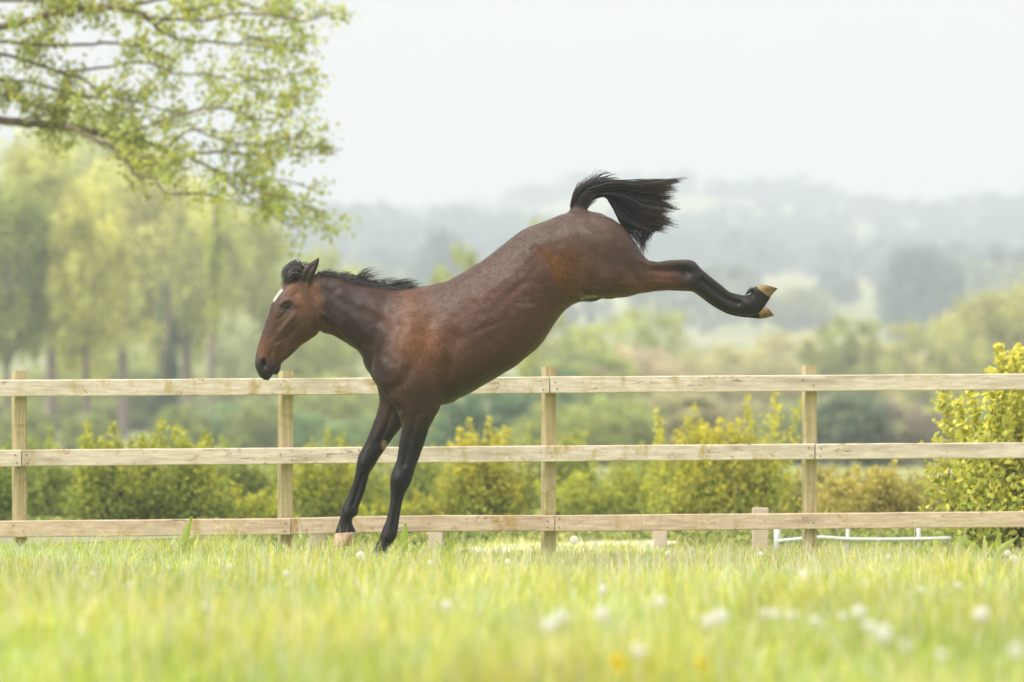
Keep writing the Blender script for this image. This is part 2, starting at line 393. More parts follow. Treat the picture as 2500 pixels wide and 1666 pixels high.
nv = len(body_me.vertices); co = np.empty(nv * 3, np.float32); body_me.vertices.foreach_get('co', co); co = co.reshape(-1, 3).astype(float)
ed = np.empty(len(body_me.edges) * 2, np.int32); body_me.edges.foreach_get('vertices', ed); ed = ed.reshape(-1, 2)
deg = np.bincount(ed.ravel(), minlength=nv).astype(float)
def lap(c):
    o_ = np.empty_like(c)
    for k in range(3):
        o_[:, k] = (np.bincount(ed[:, 0], c[ed[:, 1], k], nv) + np.bincount(ed[:, 1], c[ed[:, 0], k], nv)) / deg
    return o_ - c
for it in range(10):
    co += .5 * lap(co); co -= .52 * lap(co)
hx, hy, hd = co[:, 0], -co[:, 2], co[:, 1]
def seg_dist(poly, x=None, y=None):
    x = hx if x is None else x; y = hy if y is None else y
    best = np.full(len(x), 1e9)
    for (x0, y0), (x1, y1) in zip(poly[:-1], poly[1:]):
        dx, dy = x1 - x0, y1 - y0; t = np.clip(((x - x0) * dx + (y - y0) * dy) / (dx * dx + dy * dy + 1e-9), 0, 1)
        best = np.minimum(best, np.hypot(x - x0 - t * dx, y - y0 - t * dy))
    return best
def blob(x0, y0, sx, sy=None, ang=0):
    sy = sx if sy is None else sy; a = math.radians(ang)
    u = (hx - x0) * math.cos(a) + (hy - y0) * math.sin(a); v = -(hx - x0) * math.sin(a) + (hy - y0) * math.cos(a)
    return np.exp(-.5 * ((u / sx) ** 2 + (v / sy) ** 2))
# soften the seams where limbs and neck flow into the trunk
mask = np.clip(blob(985, 900, 75) + blob(955, 985, 34) + blob(1045, 985, 30) + blob(920, 770, 60) + blob(1450, 640, 75) + blob(1400, 560, 40) + blob(1445, 725, 30) + .7 * blob(775, 745, 22) + blob(1410, 515, 26) + blob(1100, 700, 60) + .6 * blob(742, 688, 10), 0, 1)[:, None]
for it in range(70):
    co += .5 * mask * lap(co)
body_me.vertices.foreach_set('co', co.astype(np.float32).ravel()); body_me.update()
hx, hy, hd = co[:, 0], -co[:, 2], co[:, 1]
nrm = np.empty(nv * 3, np.float32); body_me.vertices.foreach_get('normal', nrm); nrm = nrm.reshape(-1, 3)
side = np.abs(nrm[:, 1])
disp = np.zeros(nv)
NEAR = smooth(-15, -30, hd); FARL = smooth(15, 30, hd); ALL = np.ones(nv)
def groove(poly, amp, sig, m=ALL, pw=.6):
    global disp
    disp += amp * np.exp(-.5 * (seg_dist(poly) / sig) ** 2) * side ** pw * m
def bump(x, y, amp, sx, sy=None, ang=0, m=ALL, pw=.6):
    global disp
    disp += amp * blob(x, y, sx, sy, ang) * side ** pw * m
HM = smooth(800, 790, hx)          # head side of the throat
# head
groove([(760, 700), (778, 733), (790, 762), (790, 795), (782, 812)], -6, 4.5)
bump(752, 775, 5, 24, 30, 20)
groove([(720, 772), (704, 790), (686, 810)], 3.6, 4.5); bump(735, 745, 2.5, 12)
groove([(718, 806), (706, 818), (692, 828), (676, 836)], -3.2, 3.2); groove([(716, 795), (700, 822), (690, 850)], -2.2, 6)
groove([(697, 772), (680, 800), (664, 826)], -1.5, 6); bump(668, 850, 2, 12, 16)
bump(704, 750, -4.5, 10, 8, 10); groove([(687, 745), (695, 737), (706, 734.5), (718, 739), (726, 747)], 3.6, 3.0)
groove([(690, 758), (704, 763), (718, 759)], -.8, 3.0)
groove([(698, 764), (690, 772), (680, 782)], -2.4, 2.4); groove([(664, 860), (660, 875), (664, 890)], -2.2, 4)
bump(726, 716, -3.5, 9, 7, -40)
bump(646, 887, -11, 4.6, 8.2, -12, HM, .2); groove([(640, 877), (647, 872), (655, 880), (656, 892)], 3.2, 3.2, HM); bump(636, 885, 2.5, 5, 8)
groove([(640, 925), (652, 921), (661, 913), (667, 904), (676, 894)], -3.6, 2.2, HM, .3)
bump(672, 903, 2.0, 9, 8); bump(656, 902, 1.5, 6)
groove([(682, 866), (700, 858), (722, 840), (742, 818)], -1.5, 4)
# neck
groove([(792, 768), (815, 784), (838, 806), (868, 842), (890, 880)], 3.0, 5)
groove([(790, 785), (812, 802), (836, 828), (865, 858), (885, 905), (905, 940)], -5, 6)
groove([(800, 712), (850, 735), (900, 760), (935, 790)], -3.5, 12)
groove([(790, 740), (840, 770), (890, 815)], 3.5, 12)
groove([(950, 720), (930, 775), (912, 840), (905, 900)], -5, 13)
# shoulder and breast
bump(1030, 860, 8, 45, 50, -20); bump(965, 905, 6, 26, 40, 20)
groove([(975, 800), (962, 835), (945, 870)], -4.5, 9)
groove([(1000, 720), (1010, 780), (985, 850)], 3, 16)
groove([(1092, 890), (1088, 920), (1082, 955), (1077, 992)], -8, 9); groove([(1112, 830), (1100, 880), (1090, 930)], -4, 16)
groove([(1000, 905), (985, 935), (950, 960)], -4, 9)
groove([(1030, 945), (1050, 975), (1050, 1000)], -3.5, 8)
groove([(900, 915), (917, 945), (935, 972), (955, 992), (975, 1004)], -10, 5.5, smooth(30, 0, hd), .2)
groove([(912, 905), (927, 935), (945, 962), (968, 985)], 4, 5, NEAR, .3)
# barrel and flank
for k in range(6):
    x0 = 1140 + 26 * k; groove([(x0 - 10, 760 - 22 * k), (x0 + 12, 830 - 22 * k), (x0 + 38, 878 - 24 * k)], -1.1, 6)
groove([(1165, 812), (1180, 804), (1203, 797)], -1.6, 4); groove([(1118, 830), (1130, 826), (1142, 832)], -1.0, 4)
groove([(1248, 722), (1268, 700), (1285, 692)], -1.5, 4.5); groove([(1262, 742), (1290, 745), (1318, 742)], -1.7, 4); groove([(1300, 690), (1322, 700), (1335, 690)], -1.2, 4); groove([(1255, 733), (1280, 726), (1300, 732)], -1.0, 3)
groove([(1275, 760), (1300, 752)], 2, 6)
groove([(1303, 612), (1325, 635), (1345, 660), (1362, 690), (1385, 715), (1412, 730)], -5.5, 7)
groove([(1290, 625), (1312, 652), (1330, 685), (1350, 715)], 4, 10)
groove([(1120, 685), (1180, 648), (1240, 603), (1300, 566), (1340, 555)], 4.5, 9)
groove([(1120, 671), (1180, 632), (1250, 583), (1310, 552)], -3.5, 5)
bump(1318, 590, 6, 26, 18, -30)
# quarters
bump(1430, 600, 5, 40, 40); bump(1500, 690, 8, 34, 24, 10); bump(1520, 625, 5, 20, 36, -30)
groove([(1440, 545), (1480, 580), (1512, 630), (1535, 668)], -4, 10)
groove([(1380, 640), (1420, 680), (1470, 705)], -3, 14)
for k in range(6): groove([(1430, 583 + 5.5 * k), (1448, 582 + 5.5 * k), (1464, 580 + 5.5 * k)], -.55, 1.6)
for k in range(3): groove([(1468, 570 + 7 * k), (1486, 564 + 7 * k), (1504, 566 + 8 * k)], -.6, 2)
groove([(1544, 714), (1552, 700), (1556, 690)], -2, 3)
groove([(1560, 650), (1572, 668), (1570, 700)], -4, 8)
# hocks and hind cannons
groove([(1590, 660), (1630, 663), (1668, 662)], -7.5, 5.5); groove([(1600, 652), (1640, 648), (1685, 645)], 2, 4)
bump(1692, 648, 4, 8); bump(1676, 692, 4, 13, 9); bump(1676, 668, -6, 8); bump(1706, 680, 3, 8)
groove([(1712, 686), (1738, 706), (1768, 730), (1800, 742)], -5.5, 4.2); groove([(1708, 702), (1742, 728), (1780, 755)], 2.6, 4.5); bump(1826, 745, 4, 9)
# veins and tendons
for vn in ([(1060, 905), (1085, 935), (1110, 940), (1150, 925), (1200, 905)], [(985, 880), (975, 915), (990, 950), (1000, 985)], [(950, 850), (935, 885), (930, 915)], [(1440, 690), (1480, 698), (1520, 690), (1560, 694), (1600, 690), (1650, 694)], [(690, 815), (705, 800), (722, 792)], [(712, 830), (730, 812), (742, 795)], [(1010, 1020), (1002, 1060), (998, 1100)]):
    groove(vn, 1.3, 1.7, ALL, .8)
groove([(1555, 640), (1590, 650), (1640, 646), (1680, 642)], 2.2, 3); bump(1530, 700, 5, 14, 12); groove([(1478, 600), (1490, 650), (1480, 700)], 3.5, 14); groove([(1395, 560), (1440, 575), (1475, 610)], 3, 12)
groove([(1058, 780), (1046, 830), (1020, 880)], -2.4, 12); groove([(1085, 760), (1078, 800), (1070, 850)], 2, 16); bump(1010, 950, 5, 20, 18, 0, NEAR)
groove([(830, 720), (880, 745), (930, 760)], 3, 9); groove([(812, 750), (860, 790), (900, 845)], -2.5, 7)
# forelegs
groove([(1020, 1010), (1008, 1050), (996, 1095), (988, 1135)], -4, 5, NEAR); groove([(1040, 1030), (1025, 1080), (1012, 1130)], -2.5, 4, NEAR)
bump(1000, 1000, 4, 22, 22, 0, NEAR); bump(975, 1166, 4.5, 8, 10, 0, NEAR); bump(990, 1176, -2, 5, 8, 0, NEAR); bump(990, 1150, 1.8, 5, 10, 0, NEAR)
groove([(977, 1200), (971, 1240), (963, 1285)], -5, 3.2, NEAR); bump(950, 1308, 2, 9, 8, 0, NEAR); groove([(930, 1322), (948, 1326)], -1.5, 3, NEAR)
groove([(958, 1000), (945, 1040), (925, 1080)], -3.5, 5, FARL); bump(888, 1128, 4.5, 9, 10, 0, FARL); groove([(884, 1160), (872, 1200), (860, 1235)], -5, 3.2, FARL)
bump(850, 1252, 2, 8, 8, 0, FARL)
# cupped near ear
groove([(745, 690), (752, 670), (764, 650)], -5, 4, smooth(-8, -20, hd) * (hy < 696) * (nrm[:, 1] < 0), .5)
# uneven hide: small rolling relief so no surface is perfectly smooth
rl = np.zeros(nv); rr_ = np.random.default_rng(12)
for k in range(40):
    fq = rr_.normal(size=3); fq *= rr_.uniform(.05, .28) / np.linalg.norm(fq); rl += np.sin(co @ fq + rr_.uniform(0, 6.28)) * .045 / np.linalg.norm(fq)
disp += np.clip(rl, -2, 2) * .42 * smooth(1330, 1000, hy + 0 * hx) * np.where((hx < 800) | (hx > 1600), .35, 1)
co += nrm * disp[:, None]
for it in range(2): co += .45 * lap(co)
hx, hy, hd = co[:, 0], -co[:, 2], co[:, 1]

# coat colours: markings, with back sheen and belly shade painted in
cc = np.tile(np.array([.090, .045, .031]), (nv, 1))
def paint(c, wgt):
    global cc
    wgt = np.clip(wgt, 0, 1)[:, None]; cc = cc * (1 - wgt) + np.array(c) * wgt
def near_line(poly, r0, r1): return smooth(r1, r0, seg_dist(poly))
paint((.088, .056, .046), .9 * near_line([(1060, 700), (1160, 665), (1260, 590), (1360, 540), (1470, 545), (1530, 600)], 20, 95))  # greyish sheen on back and rump, painted into the coat
paint((.100, .050, .036), .7 * blob(1200, 720, 70, 60) + .6 * blob(1300, 720, 55, 45))
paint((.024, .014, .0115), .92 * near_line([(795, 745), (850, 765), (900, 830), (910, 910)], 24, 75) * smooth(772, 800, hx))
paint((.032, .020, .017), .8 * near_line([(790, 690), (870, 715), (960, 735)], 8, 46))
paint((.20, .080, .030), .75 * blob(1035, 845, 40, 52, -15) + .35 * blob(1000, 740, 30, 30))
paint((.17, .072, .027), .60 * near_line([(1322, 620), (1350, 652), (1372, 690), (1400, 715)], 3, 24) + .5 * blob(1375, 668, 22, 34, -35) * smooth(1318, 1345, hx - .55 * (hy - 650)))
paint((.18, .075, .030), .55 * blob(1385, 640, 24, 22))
paint((.045, .026, .020), .75 * blob(1140, 945, 90, 26, -28) + .7 * blob(1000, 960, 60, 40))  # shade under belly and breast, painted as darker coat
paint((.035, .023, .020), .8 * near_line([(900, 900), (935, 965), (975, 1000)], 8, 26))  # darker along the breast crease
paint((.060, .032, .024), .7 * blob(1500, 610, 42, 50))
paint((.15, .062, .032), .6 * blob(1620, 690, 34, 14) + .5 * blob(1560, 700, 30, 14))
# black points
BLK = (.012, .0105, .0115)
leg_f = smooth(1015, 1105, hy + .12 * (hx - 960) * 0) * smooth(1200, 1100, hx)
paint((.026, .019, .018), smooth(985, 1060, hy) * .85); paint(BLK, leg_f)
paint(BLK, smooth(1610, 1690, hx - .75 * (hy - 672)))
paint((.03, .024, .022), .9 * near_line([(1600, 641), (1650, 637), (1700, 645)], 4, 18))
paint((.020, .018, .019), smooth(520, 502, hy) * (hx > 1350) * (hx < 1560))
# head
paint((.092, .050, .033), .9 * smooth(800, 775, hx) * smooth(660, 690, hy) * (hx < 800) * smooth(960, 930, hy))
paint((.16, .068, .028), (.8 * blob(735, 745, 22, 18, 30) + .7 * near_line([(765, 705), (780, 740)], 4, 14) + .6 * blob(720, 705, 18, 10) + .6 * blob(640, 850, 14, 18) + .45 * blob(690, 850, 18, 14)) * (hx < 795))
paint((.050, .030, .024), (.7 * near_line([(668, 725), (652, 770), (642, 805)], 6, 16) + .7 * blob(704, 750, 18, 14) + .45 * near_line([(725, 800), (700, 830), (680, 860)], 5, 14)))
paint((.028, .021, .020), .95 * smooth(866, 900, hy - .25 * (hx - 650)) * (hx < 700))
paint((.024, .020, .020), .8 * blob(704, 751, 12, 8, 10))
paint((.010, .008, .008), blob(646, 887, 4.5, 8, -12) * 1.3 * (hx < 700))
paint((.75, .72, .68), smooth(7.5, 2.0, seg_dist([(687, 711), (680, 721), (673, 733)]) + 2.2 * np.sin(hx * 1.3 + hd * .9) * np.sin(hy * 1.1 + hd * .5)) * smooth(30, 22, np.abs(hd)) * (hx < 700))
paint((.30, .25, .21), .8 * near_line([(668, 738), (660, 752), (654, 775)], 1, 6) * smooth(22, 10, np.abs(hd)))
paint((.036, .026, .022), .95 * smooth(700, 680, hy) * near_line([(740, 690), (752, 668), (780, 630)], 14, 22) * (hx < 800) * (np.abs(hd) > 9))
# pale hair in the groin, dark sheath
paint((.02, .016, .016), .95 * smooth(726, 732, hy) * smooth(1400, 1425, hx) * smooth(1500, 1475, hx))
paint((.42, .38, .33), .9 * (np.sin(hx * 1.9 + hd) * np.sin(hx * .7 + hd * .9 + hy) > -.35) * near_line([(1418, 731), (1430, 728), (1452, 726)], .5, 5.0) * (np.abs(hd) > 18))
# chestnut on the inside of the far forearm
paint((.36, .27, .18), smooth(9, 5, np.hypot((hx - 938), (hy - 1086) * .6)) * FARL)

W3 = np.stack([(hx - CX) / S, DH + hd / S, CAMZ + (HY - hy) / S], 1)
HROOT = np.array([(935 - CX) / S, DH, float(terrain((935 - CX) / S, DH))])
def hpx(p, dep=0.0): return np.array([(p[0] - CX) / S, DH + dep / S, CAMZ + (HY - p[1]) / S])
horse = thing('horse', 'dark bay horse bucking on its forelegs with hind legs kicked out', 'horse', HROOT)
body_me.vertices.foreach_set('co', (W3 - HROOT).astype(np.float32).ravel())
body_me.polygons.foreach_set('use_smooth', np.ones(len(body_me.polygons), bool)); body_me.update()
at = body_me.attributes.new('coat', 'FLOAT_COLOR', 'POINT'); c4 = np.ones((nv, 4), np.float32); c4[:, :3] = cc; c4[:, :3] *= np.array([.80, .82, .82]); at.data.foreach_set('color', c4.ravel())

M_coat, n, b = new_mat('horse_coat')
a = N(n, 'ShaderNodeAttribute', attribute_name='coat'); tc = N(n, 'ShaderNodeTexCoord')
rotm = N(n, 'ShaderNodeMapping'); rotm.inputs['Rotation'].default_value = (0, math.radians(35), 0); n.links.new(tc.outputs['Object'], rotm.inputs['Vector'])
fine = noise(n, rotm.outputs[0], 1.0, 3, .75, (62, 120, 185)); mid = noise(n, tc.outputs['Object'], 17.0, 5, .65)
grain = ramp(n, fine, .25, .75, (.42, .42, .42), (1.66, 1.62, 1.58)); blotch = ramp(n, mid, .3, .7, (.80, .80, .82), (1.22, 1.18, 1.16))
c_ = mixrgb(n, 1.0, mixrgb(n, 1.0, a.outputs['Color'], grain, 'MULTIPLY'), blotch, 'MULTIPLY')
n.links.new(c_, b.inputs['Base Color']); b.inputs['Roughness'].default_value = .42; b.inputs['Specular IOR Level'].default_value = .20
b.inputs['Sheen Weight'].default_value = .02; b.inputs['Sheen Roughness'].default_value = .45; b.inputs['Sheen Tint'].default_value = (.9, .85, .85, 1)
bm = N(n, 'ShaderNodeBump'); bm.inputs['Strength'].default_value = .5; bm.inputs['Distance'].default_value = .004
n.links.new(fine, bm.inputs['Height']); n.links.new(bm.outputs[0], b.inputs['Normal'])
body_me.materials.clear(); body_me.name = 'horse_body'
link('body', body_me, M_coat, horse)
# short coat hairs lying along the skin
pol = np.empty(len(body_me.polygons) * 4, np.int32) if len(body_me.loops) == 4 * len(body_me.polygons) else None
if pol is not None:
    body_me.polygons.foreach_get('vertices', pol); pol = pol.reshape(-1, 4); rh = np.random.default_rng(17); nh = 170000
    fi = rh.integers(0, len(pol), nh); a_, b_ = rh.random(nh)[:, None], rh.random(nh)[:, None]; Q = pol[fi]
    pos = (co[Q[:, 0]] * (1 - a_) + co[Q[:, 1]] * a_) * (1 - b_) + (co[Q[:, 3]] * (1 - a_) + co[Q[:, 2]] * a_) * b_
    nn_ = np.empty(nv * 3, np.float32); body_me.vertices.foreach_get('normal', nn_); nn_ = nn_.reshape(-1, 3)[Q[:, 0]].astype(float)
    nn_px = nn_
    px_, py_ = pos[:, 0], -pos[:, 2]
    fl_ = np.tile(np.array([.85, 0, -.45]), (nh, 1))
    for msk, v_ in (((px_ < 985) & (py_ < 930), (.75, 0, -.62)), (px_ < 790, (-.45, 0, -.9)), ((py_ > 985) & (px_ < 1100), (-.35, 0, -.94)), (px_ > 1570, (.93, 0, -.32)), ((px_ > 1330) & (px_ < 1480) & (py_ < 515), (.6, 0, .7))): fl_[msk] = v_
    fl_ += rh.normal(0, .28, (nh, 3)); fl_ -= (fl_ * nn_px).sum(1)[:, None] * nn_px; fl_ /= np.linalg.norm(fl_, axis=1)[:, None] + 1e-6
    bt = np.cross(nn_px, fl_); ln_ = rh.uniform(4.0, 8.5, nh)[:, None] * np.where((px_ < 790) | (py_ > 1100) | (px_ > 1650), .6, 1)[:, None]; wd_ = rh.uniform(.45, .85, nh)[:, None]
    tri = np.stack([pos - bt * wd_ - nn_px * .3, pos + bt * wd_ - nn_px * .3, pos + fl_ * ln_ + nn_px * rh.uniform(.4, 1.2, nh)[:, None]], 1).reshape(-1, 3)
    hw_ = np.stack([(tri[:, 0] - CX) / S, DH + tri[:, 1] / S, CAMZ + (HY + tri[:, 2]) / S], 1) - HROOT
    kk_ = rh.uniform(.5, 1.6, nh)[:, None] * np.array([1.0, .97, .95])
    hc_ = np.repeat(c4[Q[:, 0], :3] * kk_, 3, 0)
    M_ch, n2, b2 = new_mat('coat_hair'); at2 = N(n2, 'ShaderNodeAttribute', attribute_name='col'); n2.links.new(at2.outputs['Color'], b2.inputs['Base Color']); b2.inputs['Roughness'].default_value = .42; b2.inputs['Specular IOR Level'].default_value = .22
    chh = link('coat_hair', np_mesh('coat_hair', hw_, [np.arange(nh * 3).reshape(-1, 3)], hc_, False), M_ch, horse); chh['kind'] = 'stuff'

M_hair, n, b = new_mat('black_horsehair')
a = N(n, 'ShaderNodeAttribute', attribute_name='col'); n.links.new(a.outputs['Color'], b.inputs['Base Color'])
b.inputs['Roughness'].default_value = .40; b.inputs['Specular IOR Level'].default_value = .28
M_hoof, n, b = new_mat('hoof_horn'); tc = N(n, 'ShaderNodeTexCoord')
f = noise(n, tc.outputs['Object'], 1.0, 4, .6, (90, 90, 14)); oi = N(n, 'ShaderNodeObjectInfo')
n.links.new(mixrgb(n, 1.0, ramp(n, f, .3, .7, (.42, .40, .38), (1.35, 1.3, 1.25)), oi.outputs['Color'], 'MULTIPLY'), b.inputs['Base Color']); b.inputs['Roughness'].default_value = .8; b.inputs['Specular IOR Level'].default_value = .2
M_eye, n, b = new_mat('horse_eye'); b.inputs['Base Color'].default_value = (.006, .004, .004, 1); b.inputs['Roughness'].default_value = .15; b.inputs['Specular IOR Level'].default_value = .12

def hoof(st, col, label=None):
    V, Fc = loft(st, 4, 24, 2.3)
    Wv = np.stack([(V[:, 0] - CX) / S, DH + V[:, 1] / S, CAMZ + (HY + V[:, 2]) / S], 1) - HROOT
    o = link('hoof', np_mesh('hoof', Wv, Fc, None, True), M_hoof, horse); o.color = (*col, 1)
    if label: o['label'] = label
hoof([(913, 1343, 949, 1347, 17, -62), (909, 1350, 949, 1353, 19, -62), (904, 1360, 948, 1362, 21, -62), (900, 1369, 946, 1370, 22, -62)], (.10, .085, .075))
hoof([(815.8, 1303, 867.5, 1299.5, 20, 54), (814.5, 1311, 866, 1308, 21.5, 54), (812, 1324, 860, 1320, 23, 54), (810, 1338, 854, 1333, 24, 54)], (.46, .34, .26), 'pale muddy front hoof')
hoof([(1844, 703.5, 1876, 730, 16, -42), (1850, 700.5, 1882, 723, 17.5, -42), (1856, 698, 1889, 714.5, 19, -42), (1864, 696.5, 1897, 706.5, 19, -42)], (.23, .165, .095))
hoof([(1852, 751, 1857, 777.5, 16, 42), (1857, 751, 1864, 777, 17, 42), (1866, 748.5, 1878, 774, 18.5, 42), (1874, 748, 1891, 769.5, 18.5, 42)], (.21, .145, .08))
def uvs(r, n=16, m=10):
    V = []; 
    for i in range(m + 1):
        t = math.pi * i / m
        for j in range(n): p = 2 * math.pi * j / n; V.append((r * math.sin(t) * math.cos(p), r * math.sin(t) * math.sin(p), r * math.cos(t)))
    i = (np.arange(m)[:, None] * n + np.arange(n)); q = (np.arange(m)[:, None] * n + (np.arange(n) + 1) % n)
    return np.array(V), [np.stack([i.ravel(), i.ravel() + n, q.ravel() + n, q.ravel()], 1)]
# eyes sit in the sockets of the skinned head
for sgn in (-1, 1):
    sel = (np.hypot(hx - 704, hy - 750) < 5) & (np.sign(hd) == sgn)
    dep = np.median(hd[sel]) if sel.any() else sgn * 40
    V, Fc = uvs(1.0); V = V * np.array([9.6, 7.0, 6.4]) / S
    o = link('eye', np_mesh('eye', V, Fc, None, True), M_eye, horse, hpx((703.5, 750.3), dep - sgn * 3.4) - HROOT)
    o.rotation_euler = (0, math.radians(12), 0)

def strands(name, guides, count, width, rg, spread=2.0, dspread=8.0, wav=1.5, cols=((.012, .011, .012), (.05, .045, .045)), lenvar=(.7, 1.05), segs=9, mat=None, wts=None, lock=14, tipc=None):
    """guides: list of equally long px point lists (x,y,depth); strands interpolate neighbours"""
    G = [catmull(np.array([(p[0], p[1], p[2] if len(p) > 2 else 0.0) for p in g]), 6) for g in guides]
    G = [np.stack([np.interp(np.linspace(0, 1, 25), np.linspace(0, 1, len(g)), g[:, k]) for k in range(3)], 1) for g in G]
    Vs, Cs, Fs = [], [], []; n0 = 0
    for s in range(count):
        if s % lock == 0: lk = (rg.random(), rg.normal(0, spread * 1.3, 2), rg.normal(0, dspread), rg.uniform(*lenvar), rg.uniform(0, 6.28), rg.uniform(1.0, 2.2))
        v = rg.random() * (len(G) - 1) if wts is None else float(np.interp(np.clip(lk[0] + rg.normal(0, .012), 0, 1), wts[0], wts[1]))
        i = min(int(v), len(G) - 2); f = v - i
        c = G[i] * (1 - f) + G[i + 1] * f
        L = lk[3] * rg.uniform(.88, 1.08); t = np.linspace(0, min(L, 1.0), segs)
        pts = np.stack([np.interp(t, np.linspace(0, 1, 25), c[:, k]) for k in range(3)], 1)
        if L > 1: pts[-1] += (pts[-1] - pts[-2]) * (L - 1) * 8
        tt = np.linspace(0, 1, segs)
        ox, oy, od = rg.normal(0, spread * .55, 3); ox += lk[1][0]; oy += lk[1][1]; ph, fr = lk[4] + rg.normal(0, .35), lk[5]
        pts[:, 0] += ox * (.35 + .9 * tt) + wav * np.sin(ph + fr * 6.28 * tt) * tt
        pts[:, 1] += oy * (.35 + .9 * tt) + wav * np.cos(ph * 1.7 + fr * 5 * tt) * tt
        pts[:, 2] += (lk[2] + rg.normal(0, dspread * .35)) * (.45 + .7 * tt)
        T = np.gradient(pts[:, :2], axis=0); T /= np.linalg.norm(T, axis=1)[:, None] + 1e-6
        nn = np.stack([-T[:, 1], T[:, 0]], 1); wd = width * rg.uniform(.6, 1.3) * (1 - .8 * tt ** 2)
        tw = rg.uniform(-.9, .9)
        Lp = pts.copy(); Rp = pts.copy(); Md = pts.copy()
        Lp[:, :2] += nn * wd[:, None] * .5; Rp[:, :2] -= nn * wd[:, None] * .5
        Lp[:, 2] += tw * wd * .5; Rp[:, 2] -= tw * wd * .5; Md[:, 2] -= wd * .35
        ring = np.stack([Lp, Md, Rp], 1).reshape(-1, 3)
        Vs.append(ring)
        r = n0 + np.arange(segs - 1) * 3
        Fs.append(np.stack([r, r + 1, r + 4, r + 3], 1)); Fs.append(np.stack([r + 1, r + 2, r + 5, r + 4], 1)); Fs.append(np.stack([r + 2, r, r + 3, r + 5], 1))
        k = rg.random() ** 2.2; c0 = np.array(cols[0]) * (1 - k) + np.array(cols[1]) * k
        cl_ = np.repeat(c0[None] * (1 - (tt[:, None] ** 4) * (0 if tipc is None else .8)) + (0 if tipc is None else np.array(tipc)) * .8 * tt[:, None] ** 4, 3, 0); Cs.append(cl_); n0 += segs * 3
    V = np.vstack(Vs); Wv = np.stack([(V[:, 0] - CX) / S, DH + V[:, 2] / S, CAMZ + (HY - V[:, 1]) / S], 1) - HROOT
    return np_mesh(name, Wv, [np.vstack(Fs)], np.vstack(Cs), True)

rg = np.random.default_rng(3)
tail_g = [[(1432, 462), (1490, 446), (1550, 448), (1600, 445), (1650, 439)],
          [(1440, 464), (1500, 452), (1555, 456), (1605, 456), (1640, 452)],
          [(1452, 468), (1510, 460), (1562, 468), (1606, 474), (1638, 478)],
          [(1465, 472), (1518, 472), (1565, 487), (1604, 498), (1638, 506)],
          [(1475, 476), (1516, 484), (1556, 505), (1598, 520), (1632, 530)],
          [(1480, 478), (1510, 494), (1545, 520), (1584, 538), (1620, 547)],
          [(1484, 480), (1505, 505), (1525, 532), (1562, 548), (1602, 556)],
          [(1486, 482), (1502, 512), (1514, 536), (1535, 552), (1566, 560)]]
m1 = strands('tail_hair', tail_g, 2600, 2.2, rg, 3.4, 14, 3.0, ((.006, .0055, .006), (.030, .025, .023)), (.74, 1.12), 10, wts=([0, .16, .55, 1.0], [0, 1.2, 4.5, 7]), lock=16, tipc=(.05, .03, .022))
link('tail', m1, M_hair, horse)
wisp = [[(1505, 515), (1515, 540), (1530, 560), (1552, 578), (1562, 600)], [(1515, 525), (1532, 548), (1550, 570), (1560, 590), (1558, 604)],
        [(1545, 535), (1562, 556), (1572, 575), (1570, 600), (1582, 624)], [(1590, 535), (1592, 552), (1582, 570), (1572, 590), (1568, 602)], [(1610, 525), (1606, 545), (1594, 560), (1580, 575), (1572, 596)]]
link('tail_wisp', strands('tail_wisp', wisp, 190, 1.5, rg, 4.0, 8, 4.5, lenvar=(.6, 1.15), segs=12, lock=6), M_hair, horse)
fuzz = [[(1394, 508), (1402, 482), (1414, 462), (1430, 448)], [(1400, 492), (1414, 468), (1430, 450), (1452, 438)], [(1412, 476), (1430, 456), (1448, 442), (1472, 436)], [(1428, 464), (1448, 448), (1474, 440), (1500, 440)], [(1448, 456), (1476, 446), (1500, 442), (1524, 444)]]
link('dock_hair', strands('dock_hair', fuzz, 420, 1.7, rg, 3.0, 9, 1.2, ((.014, .012, .012), (.09, .075, .07)), (.5, 1.1), 6), M_hair, horse)
low = [[(1430, 512), (1440, 498), (1456, 486), (1478, 482)], [(1410, 500), (1424, 482), (1444, 472), (1472, 470)], [(1398, 506), (1412, 482), (1434, 464), (1466, 458)]]
link('dock_hair', strands('dock_hair', low, 260, 1.7, rg, 2.0, 11, .8, ((.014, .012, .012), (.07, .06, .055)), (.5, 1.0), 6), M_hair, horse)
fly = [[(1440, 450), (1442, 432), (1452, 418), (1462, 410)], [(1452, 446), (1466, 432), (1486, 426), (1512, 432)], [(1600, 448), (1630, 440), (1652, 440), (1668, 448)], [(1590, 450), (1625, 442), (1648, 443), (1660, 446)]]
link('tail_wisp', strands('tail_wisp', fly[:2], 16, 1.0, rg, 3, 5, 1.0), M_hair, horse)
link('tail_wisp', strands('tail_wisp', fly[2:], 26, 1.2, rg, 2, 5, 1.0), M_hair, horse)

# mane: short, swept back along the crest
mane_g = []
crest = [(768, 672), (790, 671), (815, 673), (840, 677), (862, 684), (885, 691), (905, 697), (930, 701), (955, 704), (980, 706), (1004, 706)]
for k, (x, y) in enumerate(crest):
    mane_g.append([(x - 4, y + 9, -8), (x + 2, y + 1, -6), (x + 11, y - 5 + (k % 3), -2), (x + 24, y - 3 + 2 * (k % 2), 5)])
link('mane', strands('mane', mane_g, 1150, 1.6, rg, 2.4, 8, 1.4, ((.014, .013, .014), (.06, .056, .056)), (.5, 1.15), 7, lock=7), M_hair, horse)
lay = []
for k, (x, y) in enumerate(crest):
    lay.append([(x, y + 1, -14), (x + 10, y + 4, -22), (x + 22, y + 8, -30), (x + 32, y + 11, -36)])
link('mane', strands('mane', lay[2:10], 130, 1.3, rg, 2.2, 4, 1.2, ((.018, .016, .016), (.06, .055, .055)), (.35, 1.0), 6), M_hair, horse)
